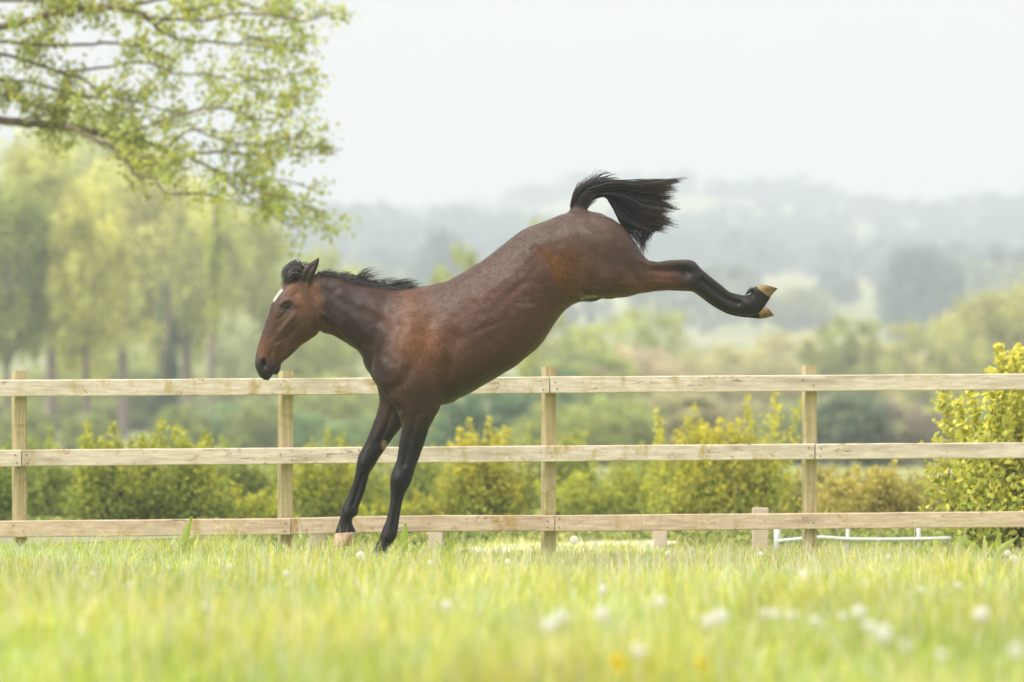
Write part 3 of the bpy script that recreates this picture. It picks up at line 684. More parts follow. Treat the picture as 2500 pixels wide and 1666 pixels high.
tuft = [[(866, 688), (876, 672), (890, 662), (908, 657)], [(872, 690), (886, 676), (898, 668), (912, 664)], [(884, 694), (896, 684), (908, 680), (926, 678)], [(946, 702), (962, 692), (982, 687), (1006, 686)], [(966, 705), (984, 696), (1004, 692), (1024, 693)]]
feth = [[(1818, 722, -44), (1824, 719, -46), (1829, 716, -46)], [(1828, 718, -44), (1831, 711, -46), (1833, 704, -46)], [(1836, 712, -44), (1840, 706, -46), (1846, 700, -46)]]
link('fetlock_hair', strands('fetlock_hair', feth, 60, 1.5, rg, 1.5, 8, .8, lenvar=(.6, 1.2), segs=5), M_hair, horse)
link('mane_tuft', strands('mane_tuft', tuft, 150, 1.4, rg, 2.6, 6, 2.0, ((.014, .013, .014), (.09, .085, .085)), (.6, 1.2), 7), M_hair, horse)
fl = [[(752, 690, -4), (744, 664, -4), (730, 648, -6), (714, 650, -8), (703, 664, -8), (699, 690, -8)], [(748, 690, 0), (736, 664, 0), (722, 652, -2), (708, 660, -6), (702, 672, -6), (698, 694, -6)],
      [(744, 690, 6), (733, 656, 6), (724, 642, 4), (708, 648, 2), (699, 662, 0), (697, 688, -2)], [(740, 692, -14), (730, 672, -16), (720, 664, -18), (710, 670, -18), (704, 680, -16), (697, 696, -14)]]
fl += [[(746, 692, -12), (736, 678, -16), (726, 672, -18), (716, 672, -18), (708, 680, -16), (702, 694, -12)], [(750, 688, -8), (738, 668, -12), (726, 658, -14), (712, 660, -16), (704, 674, -14), (698, 692, -10)],
       [(744, 690, 0), (730, 684, -6), (720, 680, -8), (712, 682, -10), (706, 688, -8), (700, 698, -6)]]
link('forelock', strands('forelock', fl, 1200, 2.4, rg, 2.6, 8, 1.6, ((.018, .017, .018), (.12, .115, .12)), (.6, 1.02), 10), M_hair, horse)
fl2 = [[(724, 655, 0), (730, 644, 0), (734, 638, 0), (732, 636, 0)], [(734, 662, -4), (748, 648, -4), (760, 648, -4), (768, 660, -4)], [(738, 656, -4), (752, 643, -4), (764, 645, -4), (770, 656, -4)]]
link('forelock_wisp', strands('forelock_wisp', fl2, 18, 1.1, rg, 2, 4, 1.0), M_hair, horse)

# ------------------------------------------------------------------ paddock fence
def fence_d(x): return 33.75 + (x / 2500.0) * .80          # the fence runs slightly away to the right
RAILS = {'top': ((0, 927.7, 968.5), (850, 924, 965), (1500, 919, 959.5), (2500, 912.8, 952)),
         'mid': ((0, 1099, 1139.7), (850, 1094.6, 1134), (1500, 1087.5, 1126), (2500, 1080, 1118)),
         'low': ((0, 1270.5, 1311), (850, 1264.7, 1305), (1500, 1256.5, 1296), (2500, 1248, 1286.7))}
def rail_y(key, x):
    k = RAILS[key]; px = [p[0] for p in k]
    sl0 = [(k[1][j] - k[0][j]) / (k[1][0] - k[0][0]) for j in (1, 2)]; sl1 = [(k[-1][j] - k[-2][j]) / (k[-1][0] - k[-2][0]) for j in (1, 2)]
    if x < px[0]: return tuple(k[0][j] + sl0[j - 1] * (x - px[0]) for j in (1, 2))
    if x > px[-1]: return tuple(k[-1][j] + sl1[j - 1] * (x - px[-1]) for j in (1, 2))
    return tuple(float(np.interp(x, px, [p[j] for p in k])) for j in (1, 2))
fence = thing('paddock_fence', 'weathered timber post and three rail fence behind the horse', 'fence', P(1340, 1369, fence_d(1340)))
FL = np.array(fence.location)
rgf = np.random.default_rng(21)
def beam(V8, segs, jit, rg, axis):
    """subdivided box between two end quads (4 corners each, same winding) with slightly uneven worn edges"""
    A, B = np.array(V8[0], float), np.array(V8[1], float); V = []; c = .0035
    def ring(Q):
        cen = Q.mean(0); o_ = []
        for i in range(4):
            for nb in ((i - 1) % 4, (i + 1) % 4):
                e = Q[nb] - Q[i]; o_.append(Q[i] + e / np.linalg.norm(e) * min(c * 1.3, .2 * np.linalg.norm(e)))
        return np.array(o_)
    bow = rg.normal(0, jit * 1.5, 3)
    for i in range(segs + 1):
        t = i / segs; Q = A * (1 - t) + B * t + rg.normal(0, jit * .35, (4, 3)) + bow * math.sin(math.pi * t)
        V.append(ring(Q))
    V = np.vstack(V); n = 8; fs = []
    for i in range(segs):
        r = i * n + np.arange(n); q = i * n + (np.arange(n) + 1) % n; fs.append(np.stack([r, q, q + n, r + n], 1))
    return V, [np.vstack(fs), np.array([np.arange(n)[::-1]]), np.array([np.arange(n) + segs * n])]
posts = [(-605, 909, 18), (47, 906, 18), (698, 906, 16), (1340, 896, 14), (1976, 893, 11), (2604, 889, 9)]
for px, top, ang in posts:
    d = fence_d(px); c = P(px, top, d); zt = c[2]; zb = float(terrain(c[0], d)) - .35
    a = math.radians(ang); hw, hd_ = .036, .05
    cor = [(-hw, -hd_), (hw, -hd_), (hw, hd_), (-hw, hd_)]
    R_ = [(x * math.cos(a) - y * math.sin(a), x * math.sin(a) + y * math.cos(a)) for x, y in cor]
    lean = rgf.normal(0, .008, 2)
    Q0 = [(c[0] + x - lean[0], d + y - lean[1], zb) for x, y in R_]; Q1 = [(c[0] + x, d + y, zt) for x, y in R_]
    V, Fc = beam((Q0, Q1), 10, .0016, rgf, 2)
    # object space runs along the grain: local X = height
    o = link('post', np_mesh('post', np.stack([V[:, 2] - zb, V[:, 0] - c[0], V[:, 1] - d], 1), Fc), M_post, fence)
    o.matrix_local = __import__('mathutils').Matrix(((0, 1, 0, c[0] - FL[0]), (0, 0, 1, d - FL[1]), (1, 0, 0, zb - FL[2]), (0, 0, 0, 1)))
nv_, nf_ = tube([(0, 0, 0), (0, -.004, 0)], .0042, 8); nailm = np_mesh('nail', nv_, nf_); nailm.materials.append(M_nail)
def rail(key, x0, x1, mat):
    q = []
    for x in (x0, x1):
        d = fence_d(x) - .062; t, b_ = rail_y(key, x); A = P(x, t, d); B = P(x, b_, d)
        q.append([(A[0], d - .038, B[2]), (A[0], d, B[2]), (A[0], d, A[2]), (A[0], d - .038, A[2])])
    V, Fc = beam(q, max(4, int((x1 - x0) / 90)), .0022, rgf, 0)
    loc = V.mean(0); r = link('rail', np_mesh('rail', V - loc, Fc), mat, fence, loc - FL)
    for px, top, ang in posts:
        for e in ([-14, 12] if abs(px - x0) > 30 and abs(px - x1) > 30 else [0]):
            x = px + e
            if abs(px - x0) <= 30: x = x0 + 13
            elif abs(px - x1) <= 30: x = x1 - 13
            elif not (x0 < x < x1): continue
            t, b_ = rail_y(key, x)
            for fr in ((.28, .76) if abs(px - x0) <= 30 or abs(px - x1) <= 30 else ((.35,) if e < 0 else (.68,))):
                d = fence_d(x) - .1005
                link('nail', nailm, None, r, P(x + rgf.normal(0, 3), t + (b_ - t) * fr + rgf.normal(0, 1.5), d) - loc)
G_ = 1.3
for key, cuts, mt in (('top', (-1245, 1342, 3230), M_rail), ('mid', (-1245, 54, 1989, 3230), M_rail), ('low', (-1245, 711, 1354, 3230), M_rail2)):
    for x0, x1 in zip(cuts[:-1], cuts[1:]): rail(key, x0 + G_, x1 - G_, mt)

# ------------------------------------------------------------------ second low fence and hurdle beyond
low = thing('low_rail_fence', 'pale low fence with one white board seen under the bottom rail', 'fence', P(776, 1369, 37))
LL = np.array(low.location)
def simple(name, lo, hi, mat, par, pl):
    V, Fc = boxmesh(lo, hi); c = V.mean(0)
    o = link(name, np_mesh(name, V - c, Fc), mat, par, c - pl); m = o.modifiers.new('b', 'BEVEL'); m.width = .006; m.segments = 2
    return o
def low_d(x): return 36.3 + x / 2500 * 3.0
for x, top in ((190, 1297), (484, 1294), (776, 1290), (1063, 1284), (1340, 1282), (1612, 1272), (1857, 1240)):
    d = low_d(x); A = P(x, top, d); hw = 17 * d / F * (1.15 if x == 1857 else 1)
    simple('post', (A[0] - hw, d, -.3), (A[0] + hw, d + .08, A[2]), M_pale, low, LL)
q = []
for x, t, b_ in ((-400, 1305, 1352), (826, 1272, 1296)):
    d = low_d(x) - .006; A = P(x, t, d); B = P(x, b_, d); q.append([(A[0], d - .03, B[2]), (A[0], d, B[2]), (A[0], d, A[2]), (A[0], d - .03, A[2])])
V, Fc = beam(q, 8, .001, rgf, 0); link('board', np_mesh('board', V - LL, Fc), M_white, low)
hur = thing('metal_hurdle', 'galvanised tube hurdle under the bottom rail at the right', 'hurdle', P(2070, 1369, 35.9)); HL = np.array(hur.location)
d = 35.9
for x, r in ((1898, 9), (2070, 5.5), (2243, 5.5)):
    A = P(x, 1268, d); V, Fc = tube([A, (A[0], d, -.05)], r * d / F, 10); link('upright', np_mesh('upright', V - HL, Fc, None, True), M_metal, hur)
pth = catmull([P(x, y, d - .012) for x, y in ((1898, 1322), (1940, 1318), (2000, 1313), (2070, 1317), (2150, 1318), (2243, 1317), (2322, 1315))], 4)
V, Fc = tube(pth, 5.2 * d / F, 8); link('crossbar', np_mesh('crossbar', V - HL, Fc, None, True), M_metal, hur)
V, Fc = tube([P(1898, 1270, d - .012), P(2322, 1262, d - .012)], 5.2 * d / F, 8); link('crossbar', np_mesh('crossbar', V - HL, Fc, None, True), M_metal, hur)

# ------------------------------------------------------------------ grass
rgg = np.random.default_rng(5)
def blades(n, dmin, dmax, xfun, hmin, hmax, wid, cols, cw, seed, bend=.5, dark=0.0):
    r = np.random.default_rng(seed)
    d = r.uniform(dmin, dmax, n); X = xfun(r, d)
    z = terrain(X, d)
    pn = .5 + .25 * np.sin(X * 2.3 + d * .9 + 1.3) + .25 * np.sin(X * 5.1 - d * 2.2)
    H = r.uniform(hmin, hmax, n) * (.5 + .85 * pn) * np.where(r.random(n) < .07, 1.5, 1)
    xp = CX + X * F / d; H = np.where((d < 13.7) & ((np.abs(xp - 1503) < 48) | (np.abs(xp - 1703) < 42)), H * .3, H)
    az = r.uniform(0, 6.283, n); wa = r.uniform(0, 6.283, n)
    ln = r.uniform(.05, bend, n) * H
    base = np.stack([X, d, z - .01], 1); dirv = np.stack([np.cos(az), np.sin(az), np.zeros(n)], 1); wv = np.stack([np.cos(wa), np.sin(wa), np.zeros(n)], 1) * (wid * r.uniform(.6, 1.3, n))[:, None]
    up = np.array([0, 0, 1.0])
    m = base + dirv * (ln * .3)[:, None] + up * (H * .6)[:, None]; t = base + dirv * ln[:, None] + up * (H * (1 - .25 * (ln / H)))[:, None]
    V = np.stack([base - wv, base + wv, m + wv * .8, t, m - wv * .8], 1).reshape(-1, 3)
    i = np.arange(n)[:, None] * 5
    Fs = [i + np.array([0, 1, 2, 4]), i + np.array([4, 2, 3])]
    k = r.choice(len(cols), n, p=cw); c = np.array(cols)[k] * r.uniform(.75, 1.25, n)[:, None]
    patch = .5 + .5 * np.sin(X * 1.7 + 2 * np.sin(d * .8)) * np.sin(d * 1.1 + X * .6)
    c = c * (.82 + .32 * patch)[:, None]; c[:, 0] *= (.9 + .2 * pn)
    cv = np.repeat(c, 5, 0).reshape(n, 5, 3); cv[:, 2:, :] = cv[:, 2:, :]
    return V, Fs, cv.reshape(-1, 3)
fan = lambda r, d: r.uniform(-1, 1, len(d)) * (d * .0906 * 1.12 + .8)
GC = [(.46, .50, .06), (.54, .55, .10), (.32, .42, .07), (.60, .58, .26), (.64, .58, .38), (.40, .50, .22)]
gp = Parts()
def addg(*a, **k):
    V, Fs, c = blades(*a, **k); off = gp.n
    for f in Fs: gp.F.setdefault(f.shape[1], []).append(f + off)
    gp.V.append(V); gp.C.append(c); gp.n += len(V)
addg(8000, 9.3, 12.0, fan, .05, .12, .0034, GC, [.34, .26, .2, .1, .05, .05], 10)
addg(70000, 12.0, 24.0, fan, .07, .17, .0034, GC, [.34, .26, .2, .1, .05, .05], 11)
addg(80000, 24.0, 35.5, fan, .03, .085, .0030, GC, [.3, .24, .2, .1, .06, .10], 12)
addg(9000, 30.5, 35.5, lambda r, d: r.uniform(-4.6, -1.5, len(d)), .08, .15, .0022, GC, [.2, .18, .25, .1, .05, .22], 13, bend=.8)
addg(1500, 30.8, 34.0, lambda r, d: r.uniform(-1.3, 4.6, len(d)), .07, .15, .0022, GC, [.25, .25, .15, .15, .15, .05], 14, bend=.7)
addg(16000, 35.5, 44.0, fan, .03, .09, .004, GC, [.3, .2, .3, .1, .05, .05], 15)
addg(2600, 26.5, 33.0, lambda r, d: r.uniform(.3, 4.3, len(d)), .10, .20, .0014, [(.62, .56, .36), (.55, .52, .30), (.60, .50, .34)], [.4, .4, .2], 16, bend=.5)
addg(1500, 27, 33.0, lambda r, d: r.uniform(-4.3, .3, len(d)), .08, .17, .0014, [(.62, .60, .40), (.5, .56, .34)], [.5, .5], 17, bend=.6)
addg(3500, 13, 26, fan, .14, .26, .0022, [(.62, .62, .34), (.56, .54, .26), (.50, .58, .36)], [.4, .3, .3], 18, bend=.5)
grass = link('grass', gp.mesh('grass', False, True), M_grass); grass['kind'] = 'stuff'
grass.color = (1.07, 1.11, 1.40, 1)

# flowers -----------------------------------------------------------
M_puff, n, b = new_mat('dandelion_pappus'); b.inputs['Base Color'].default_value = (.80, .80, .77, 1); b.inputs['Roughness'].default_value = .9
tr = N(n, 'ShaderNodeBsdfTranslucent'); tr.inputs['Color'].default_value = (.85, .85, .82, 1); ms = N(n, 'ShaderNodeMixShader'); ms.inputs[0].default_value = .5
n.links.new(b.outputs[0], ms.inputs[1]); n.links.new(tr.outputs[0], ms.inputs[2]); n.links.new(ms.outputs[0], n.nodes['Material Output'].inputs['Surface'])
M_yel = plain_mat('yellow_petal', (.95, .80, .05), .6, .1)
M_stem = plain_mat('flower_stem', (.42, .42, .18), .6, .2)
r_ = np.random.default_rng(31); pp = Parts(); nsp = 170
for i in range(nsp):
    ph = math.acos(1 - 2 * (i + .5) / nsp); th = i * 2.39996; dv = np.array([math.sin(ph) * math.cos(th), math.sin(ph) * math.sin(th), math.cos(ph)])
    a_ = np.cross(dv, [.3, .5, .81]); a_ /= np.linalg.norm(a_); b_ = np.cross(dv, a_); tip = dv * .019
    V = [dv * .003, tip - a_ * .0003, tip + a_ * .0003]; Fc = [np.array([[0, 1, 2]])]; pp.add(np.array(V), Fc)
    for k in range(3):
        an = k * 2.094 + i; e = math.cos(an) * a_ + math.sin(an) * b_; s_ = math.cos(an + 1.1) * a_ + math.sin(an + 1.1) * b_
        pp.add(np.array([tip, tip + dv * .003 + e * .0042, tip + dv * .003 + s_ * .0042]), [np.array([[0, 1, 2]])])
puff_me = pp.mesh('seed_head'); puff_me.materials.append(M_puff)
pp = Parts()
for lay_, (nn, rr, up_) in enumerate(((26, .019, .004), (20, .014, .008), (12, .008, .010))):
    for i in range(nn):
        an = i * 2 * math.pi / nn + lay_ * .3; e = np.array([math.cos(an), math.sin(an), 0]); s_ = np.array([-e[1], e[0], 0]) * .0021; u = np.array([0, 0, 1.0])
        pp.add(np.array([e * .002, e * rr * .6 + s_ + u * up_, e * rr + u * (up_ + .003), e * rr * .6 - s_ + u * up_]), [np.array([[0, 1, 2, 3]])])
pet_me = pp.mesh('petals'); pet_me.materials.append(M_yel)
V, Fc = tube([(0, 0, 0), (.004, 0, .5), (0, 0, 1)], .0021, 6); stem_me = np_mesh('stem', V, Fc, None, True); stem_me.materials.append(M_stem)
def flower(kind, x, y, zf, label, group, lean=0.0, scale=1.0):
    d = float(np.clip((CAMZ - zf) * F / (y - HY), 12.6, 33.2)); p = P(x, y, d); zg = float(terrain(p[0], d))
    h = max(p[2] - zg, .03)
    root = thing('dandelion_clock' if kind == 'w' else 'dandelion_flower', label, 'dandelion', (p[0] - lean, d, zg), group)
    st = link('stem', stem_me, None, root); st.scale = (1, 1, h); st.rotation_euler = (0, math.atan2(lean, h), 0)
    o = link('seed_head' if kind == 'w' else 'petals', puff_me if kind == 'w' else pet_me, None, root, (lean, 0, h)); o.scale = (scale,) * 3
    o.rotation_euler = (random.uniform(-.5, .5) + (.9 if kind == 'y' else 0), random.uniform(-.4, .4), random.uniform(0, 6))
WG = 'white dandelion clocks in the grass'
clocks = [(1612, 1471, 'round white dandelion clock standing alone, largest in the blurred foreground'), (1371, 1506, 'left foreground dandelion clock above a second lower one'), (1343, 1528, 'faint low dandelion clock left of another, foreground'),
    (1471, 1501, 'faint white dandelion clock left of the lone large one'), (1729, 1518, 'left one of a close pair of white dandelion clocks'), (1760, 1506, 'right one of a close pair of white dandelion clocks'),
    (1866, 1496, None), (1893, 1500, None), (1930, 1502, None), (2114, 1428, 'tall white dandelion clock highest in the right foreground'), (2097, 1495, 'white dandelion clock right below the tallest right foreground one'), (2057, 1505, None), (1991, 1517, None), (2122, 1529, None),
    (2157, 1548, 'low white dandelion clock nearest the bottom right foreground'), (2396, 1500, 'faint white dandelion clock by the right edge, foreground'), (2208, 1575, None), (2475, 1366, 'white dandelion clock beside the dock leaves at right edge'), (2460, 1351, None),
    (1690, 1343, None), (1858, 1353, None), (1963, 1404, 'ragged white dandelion clock right of the fourth fence post foot'), (1471, 1440, None), (880, 1357, 'white dandelion clock just below the raised front hooves'), (1050, 1375, None), (228, 1401, None), (209, 1434, None), (320, 1430, None),
    (415, 1386, None), (605, 1393, None), (699, 1401, None), (561, 1383, None), (1240, 1372, None), (1630, 1352, None), (2170, 1362, None), (2340, 1430, None), (2250, 1440, None), (1090, 1480, None), (500, 1480, None), (1560, 1590, None), (2480, 1590, None), (2300, 1600, None)]
for x, y, lb in clocks:
    flower('w', x, y, .13 if y > 1400 else .10, lb or 'small soft white dandelion clock lost among the meadow grass', WG, random.uniform(-.02, .02), random.uniform(.9, 1.05) if lb else random.uniform(.5, .75))
flower('w', 1402, 1319, .19, 'crisp white dandelion clock right of the middle fence post', WG, .012, 1.0)
yl = [(1503, 1622, 'large blurred yellow dandelion at the bottom of the picture', 1.5), (1703, 1626, 'second blurred yellow dandelion at the bottom, right of the larger', 1.3), (2292, 1498, None, .8), (2048, 1400, None, .8), (2078, 1362, None, .7),
      (2294, 1399, None, .8), (2338, 1399, None, .8), (1761, 1400, None, .7), (1183, 1372, 'small yellow dandelion between forefeet and middle fence post', .8), (677, 1379, 'small yellow dandelion in the left grass before the second post', .8), (2100, 1404, None, .7), (1240, 1660, None, .9)]
for x, y, lb, s_ in yl: flower('y', x, y, .05 if y > 1550 else .10, lb or 'small yellow dandelion flower in the right hand grass', 'yellow dandelion flowers', random.uniform(-.01, .01), s_)

# seed stalks along the fence foot
rs = np.random.default_rng(44); stalkm = []
for v in range(3):
    pp = Parts(); path = catmull([(0, 0, 0), (rs.normal(0, .02), 0, .5), (rs.normal(0, .04), rs.normal(0, .02), 1.0)], 4)
    pp.add(*tube(path, np.linspace(.0021, .0011, len(path)), 5), (.45, .45, .2))
    for k in range(26):
        t = 1 - rs.random() ** 1.5 * .45; q_ = path[min(int(t * (len(path) - 1)), len(path) - 1)].copy(); q_[2] = t
        an = rs.uniform(0, 6.28); e = np.array([math.cos(an) * .017, math.sin(an) * .017, .018])
        pp.add(*tube([q_, q_ + e], .0007, 4), (.42, .43, .2))
        V, Fs, c = leaves(np.array([q_ + e]), .006, .0045, np.array([(.52, .5, .3)]), rs); pp.add(V, Fs, (.55, .53, .32))
    stalkm.append(pp.mesh('stalk', False, True)); stalkm[-1].materials.append(M_grass)
for k, (x, y) in enumerate([(1137, 1245), (1127, 1315), (1148, 1312), (1222, 1310), (1200, 1318), (1378, 1222), (1392, 1300), (1432, 1310), (1436, 1306), (1470, 1330), (675, 1215), (742, 1220), (528, 1302), (880, 1268), (1000, 1300), (1568, 1205), (1520, 1290), (1660, 1310), (1700, 1318), (1760, 1300), (1790, 1325), (2010, 1330), (2050, 1322), (2130, 1335), (2200, 1330), (1725, 1225), (2290, 1340), (1990, 1345), (300, 1290), (560, 1310), (640, 1318), (100, 1300), (1255, 1322), (1300, 1330), (1585, 1322), (1625, 1330), (1820, 1318), (1905, 1330), (2095, 1318), (2250, 1322), (1080, 1330)]):
    d = 33.0 - .9 * rs.random(); p = P(x, y, d); zg = float(terrain(p[0], d)); h = max(.08, p[2] - zg)
    o = link('seed_stalk', stalkm[k % 3], None, None, (p[0], d, zg - .01)); o.scale = (.75, .75, h); o.rotation_euler = (0, rs.normal(0, .10), rs.uniform(0, 6.28)); 
    tag(o, 'thin weed stalk with pale seed pods in front of the fence', 'weed', 'seed stalks along the fence foot')

# broad dock leaves
dockm = []
for v in range(3):
    L, Wd = .30, .040; V = []; nseg = 9
    for i in range(nseg + 1):
        t = i / nseg; wv = Wd * math.sin(math.pi * min(1, t * .92 + .08)) ** .7 * (1 if t < .95 else .4); dr = t * t * (.05 + .05 * v); rip = .006 * math.sin(t * 21 + v)
        V += [(-wv, rip - dr - .012, t * L), (0, -dr, t * L), (wv, -rip - dr - .012, t * L)]
    i = (np.arange(nseg)[:, None] * 3 + np.arange(2)).ravel(); V = np.array(V, float)
    c = np.tile(np.array([.40, .47, .06]), (len(V), 1)); c[1::3] = (.44, .52, .18)
    dockm.append(np_mesh('leaf', V, [np.stack([i, i + 1, i + 4, i + 3], 1)], c, True)); dockm[-1].materials.append(M_leaf)
def dock_plant(x, d, lvs, label, sc_=1.0):
    p = P(x, 1300, d); zg = float(terrain(p[0], d)); root = thing('dock_plant', label, 'plant', (p[0], d, zg), 'broad leaved dock plants')
    for k, (tilt, az, s_) in enumerate(lvs):
        o = link('leaf', dockm[k % 3], None, root, (rs.normal(0, .012), rs.normal(0, .012), 0)); o.scale = (s_ * sc_,) * 3
        o.rotation_euler = (math.radians(rs.uniform(-8, 12)), math.radians(tilt), math.radians(az)); o.color = (1, 1, 1, 1) if k % 2 else (.85, .95, .8, 1)
dock_plant(430, 32.2, [(20, 60, .86), (-35, 30, .5), (50, -20, .5), (38, 15, .6)], 'dock plant with one tall upright leaf before the left fence')
dock_plant(985, 31.7, [(-4, 30, .72), (-28, 30, .5), (42, 10, .45)], 'dock plant with upright leaf right behind the near front hoof')
dock_plant(1082, 31.9, [(28, 0, .5), (-30, 20, .5), (60, 0, .5)], 'small dock plant between the horse and the middle post')
dock_plant(700, 32.0, [(-40, 0, .5), (30, 20, .55), (60, 0, .5)], 'low dock plant in the grass near the second post')
dock_plant(1540, 32.6, [(-55, 0, .5), (-20, 50, .42), (30, 40, .4), (55, 20, .5), (70, 0, .5)], 'dock clump right of the middle fence post')
dock_plant(2410, 32.4, [(-62, 0, .75), (-45, 50, .8), (-30, -40, .6), (-12, 60, .6), (14, 30, .62), (32, 50, .7), (50, -45, .8), (68, 10, .8), (78, 0, .8)], 'large dock clump at the right edge below the bush', 1.0)
dock_plant(2300, 32.0, [(-60, 0, .7), (-30, 20, .6), (40, 0, .7), (65, 20, .7)], 'smaller dock clump left of the large right one')

# ------------------------------------------------------------------ overhanging tree (upper left)
def ray_tree():
    r = np.random.default_rng(77)
    root = thing('overhanging_tree', 'large tree reaching leafy branches over the upper left of the picture', 'tree', (-9.2, 57.6, float(terrain(-9.2, 57.6))))
    RL = np.array(root.location); D0 = 57.0
    br = Parts(); LC, LK = [], []
    tp = catmull([RL + (0, 0, -.2), RL + (.05, 0, 1.2), RL + (-.05, 0, 3.0), RL + (.1, .1, 5.0), RL + (0, 0, 7.5), RL + (.2, 0, 9)], 5)
    pb = Parts(); pb.add(*tube(tp, np.interp(np.linspace(0, 1, len(tp)), [0, .1, .6, 1], [.42, .33, .22, .06]), 14)); link('trunk', (lambda V: np_mesh('trunk', V - RL, [np.vstack(v) for v in pb.F.values()], None, True))(np.vstack(pb.V)), M_bark, root)
    traced = [  # px paths, start radius px, end radius px
        ([(-900, 330), (-500, 250), (-200, 262), (0, 283), (76, 295), (153, 302), (230, 318), (306, 329), (383, 344), (451, 375)], 15, 6),
        ([(165, 306), (222, 337), (283, 367), (318, 402), (344, 432), (383, 433), (421, 475), (497, 478), (560, 500)], 6, 2.2),
        ([(287, 367), (344, 379), (400, 384), (470, 400)], 3.4, 1.5), ([(417, 356), (440, 333), (480, 318), (540, 322)], 6, 2),
        ([(-900, 200), (-400, 190), (-100, 225), (0, 241), (57, 253), (107, 275), (160, 300)], 9, 3.5),
        ([(-900, 120), (-500, 100), (-150, 95), (23, 73), (115, 50), (214, 31), (245, 29), (344, 42), (383, 61), (480, 72), (560, 60), (650, 62), (740, 78), (785, 62)], 13, 1.2),
        ([(-900, -80), (-400, -40), (0, 3), (153, 4), (210, 29)], 7, 4), ([(214, 31), (330, 12), (450, -10), (560, 0), (640, 24), (720, 40)], 6, 1.5),
        ([(-500, 110), (-100, 120), (69, 153), (134, 180), (172, 199), (214, 203), (268, 245), (340, 262), (420, 290), (500, 300)], 6, 1.5),
        ([(134, 180), (240, 172), (330, 160), (394, 180), (421, 193), (497, 197), (555, 210), (640, 245), (700, 252), (775, 216)], 4, 1.2),
        ([(344, 42), (390, 75), (425, 92), (471, 105), (566, 113), (666, 117), (708, 120)], 6, 1.5), ([(555, 210), (620, 195), (690, 190), (760, 165)], 3, 1.2),
        ([(306, 329), (400, 300), (500, 270), (580, 272), (650, 300), (730, 285)], 5, 1.3), ([(451, 375), (540, 372), (620, 384), (720, 372), (826, 378)], 5, 1.2),
        ([(451, 375), (520, 412), (600, 448), (690, 440), (790, 470)], 5, 1.2), ([(520, 412), (560, 450), (630, 500), (700, 525), (790, 545)], 4, 1.2),
        ([(600, 448), (650, 470), (720, 480), (800, 512)], 3, 1.2), ([(630, 500), (690, 545), (750, 560), (800, 572)], 2.5, 1.0), ([(0, 100), (120, 110), (250, 100), (330, 110), (420, 140)], 6, 2), ([(-50, 190), (80, 205), (200, 240), (300, 235), (380, 225)], 5, 1.5), ([(60, 290), (150, 270), (260, 285), (350, 270)], 4, 1.5),
        ([(380, 60), (430, 30), (500, 15), (600, -15)], 4, 1.2), ([(566, 113), (610, 85), (660, 90), (720, 100), (765, 95)], 2.5, 1.1), ([(480, 318), (560, 340), (640, 345), (700, 330), (760, 330)], 3, 1.1)]
    def px3(pts, doff):
        dd = D0 + doff * np.linspace(.3, 1, len(pts)); return np.array([P(x, y, d_) for (x, y), d_ in zip(pts, dd)])
    def leafcluster(p, n, s):
        LC.append(p + r.normal(0, s, (n, 3))); LK.append(np.full(n, r.random()))
    for pts, r0, r1 in traced:
        doff = r.uniform(-1.6, 1.6) if pts[0][0] > -100 else r.uniform(-.5, .5)
        path = catmull(px3(pts, doff), 5); path += np.cumsum(r.normal(0, .006, path.shape), 0)
        if pts[0][0] <= -900: path[0] = (RL[0], RL[1], path[0][2])
        rad = np.linspace(r0, r1, len(path)) * .9 * D0 / F; br.add(*tube(path, rad, 8))
        ln = np.linalg.norm(np.diff(path, axis=0), axis=1).sum()
        nt_ = int(ln * (9.0 if pts[0][0] > -100 else 6.0))
        for k in range(nt_):
            u = r.uniform(.12, 1.0); b0 = path[int(u * (len(path) - 1))]
            x_here = CX + b0[0] * F / b0[1]
            if x_here < -900: continue
            L = r.uniform(.15, .5) * (1.1 - .45 * u)
            dv = np.array([r.uniform(-.2, 1.0), r.normal(0, .9), r.normal(.10, .55)]); dv /= np.linalg.norm(dv)
            tw = np.array([b0, b0 + dv * L * .5 + (0, 0, .02), b0 + dv * L + (0, 0, r.normal(-.02, .05))])
            br.add(*tube(tw, [.005, .003, .0015], 4, False))
            for m in range(r.integers(3, 6)):
                q_ = b0 + dv * L * r.uniform(.25, 1.05) + r.normal(0, .05, 3); leafcluster(q_, r.integers(5, 11), r.uniform(.03, .07))
    # the rest of the crown around the trunk
    for k in range(34):
        u = r.uniform(.42, 1.0); b0 = tp[int(u * (len(tp) - 1))]; az = r.uniform(0, 6.28); L = r.uniform(1.2, 3.2) * (1.25 - .6 * u); dv = np.array([math.cos(az), math.sin(az), r.uniform(.05, .6)])
        if CX + (b0[0] + dv[0] * L * 1.15) * F / 57.6 > -150: continue
        path = catmull([b0, b0 + dv * L * .5 + (0, 0, .1), b0 + dv * L], 4); br.add(*tube(path, np.linspace(.05, .012, len(path)), 6))
        for m in range(46): leafcluster(b0 + dv * L * r.uniform(.3, 1.1) + r.normal(0, .28, 3), r.integers(5, 9), .08)
    V = np.vstack(br.V); link('branches', np_mesh('branches', V - RL, [np.vstack(v) for v in br.F.values()], None, True), M_bark, root)
    C = np.vstack(LC); K = np.concatenate(LK); n_ = len(C)
    # the top of the crown outside the frame
    base = np.array([.43, .475, .105]); cols = base * (.65 + .7 * K[:, None]) * r.uniform(.75, 1.25, (n_, 1)); cols[:, 0] *= .8 + .32 * r.random(n_); 
    V, Fs, cv = leaves(C, r.uniform(.021, .035, n_), r.uniform(.013, .021, n_), cols, r, .25, True, .3)
    cr = link('crown', np_mesh('crown', V - RL, Fs, cv), M_leaf, root); cr.color = (1.05, 1.0, 1.0, 1)
    return n_
print('overhang leaves', ray_tree())

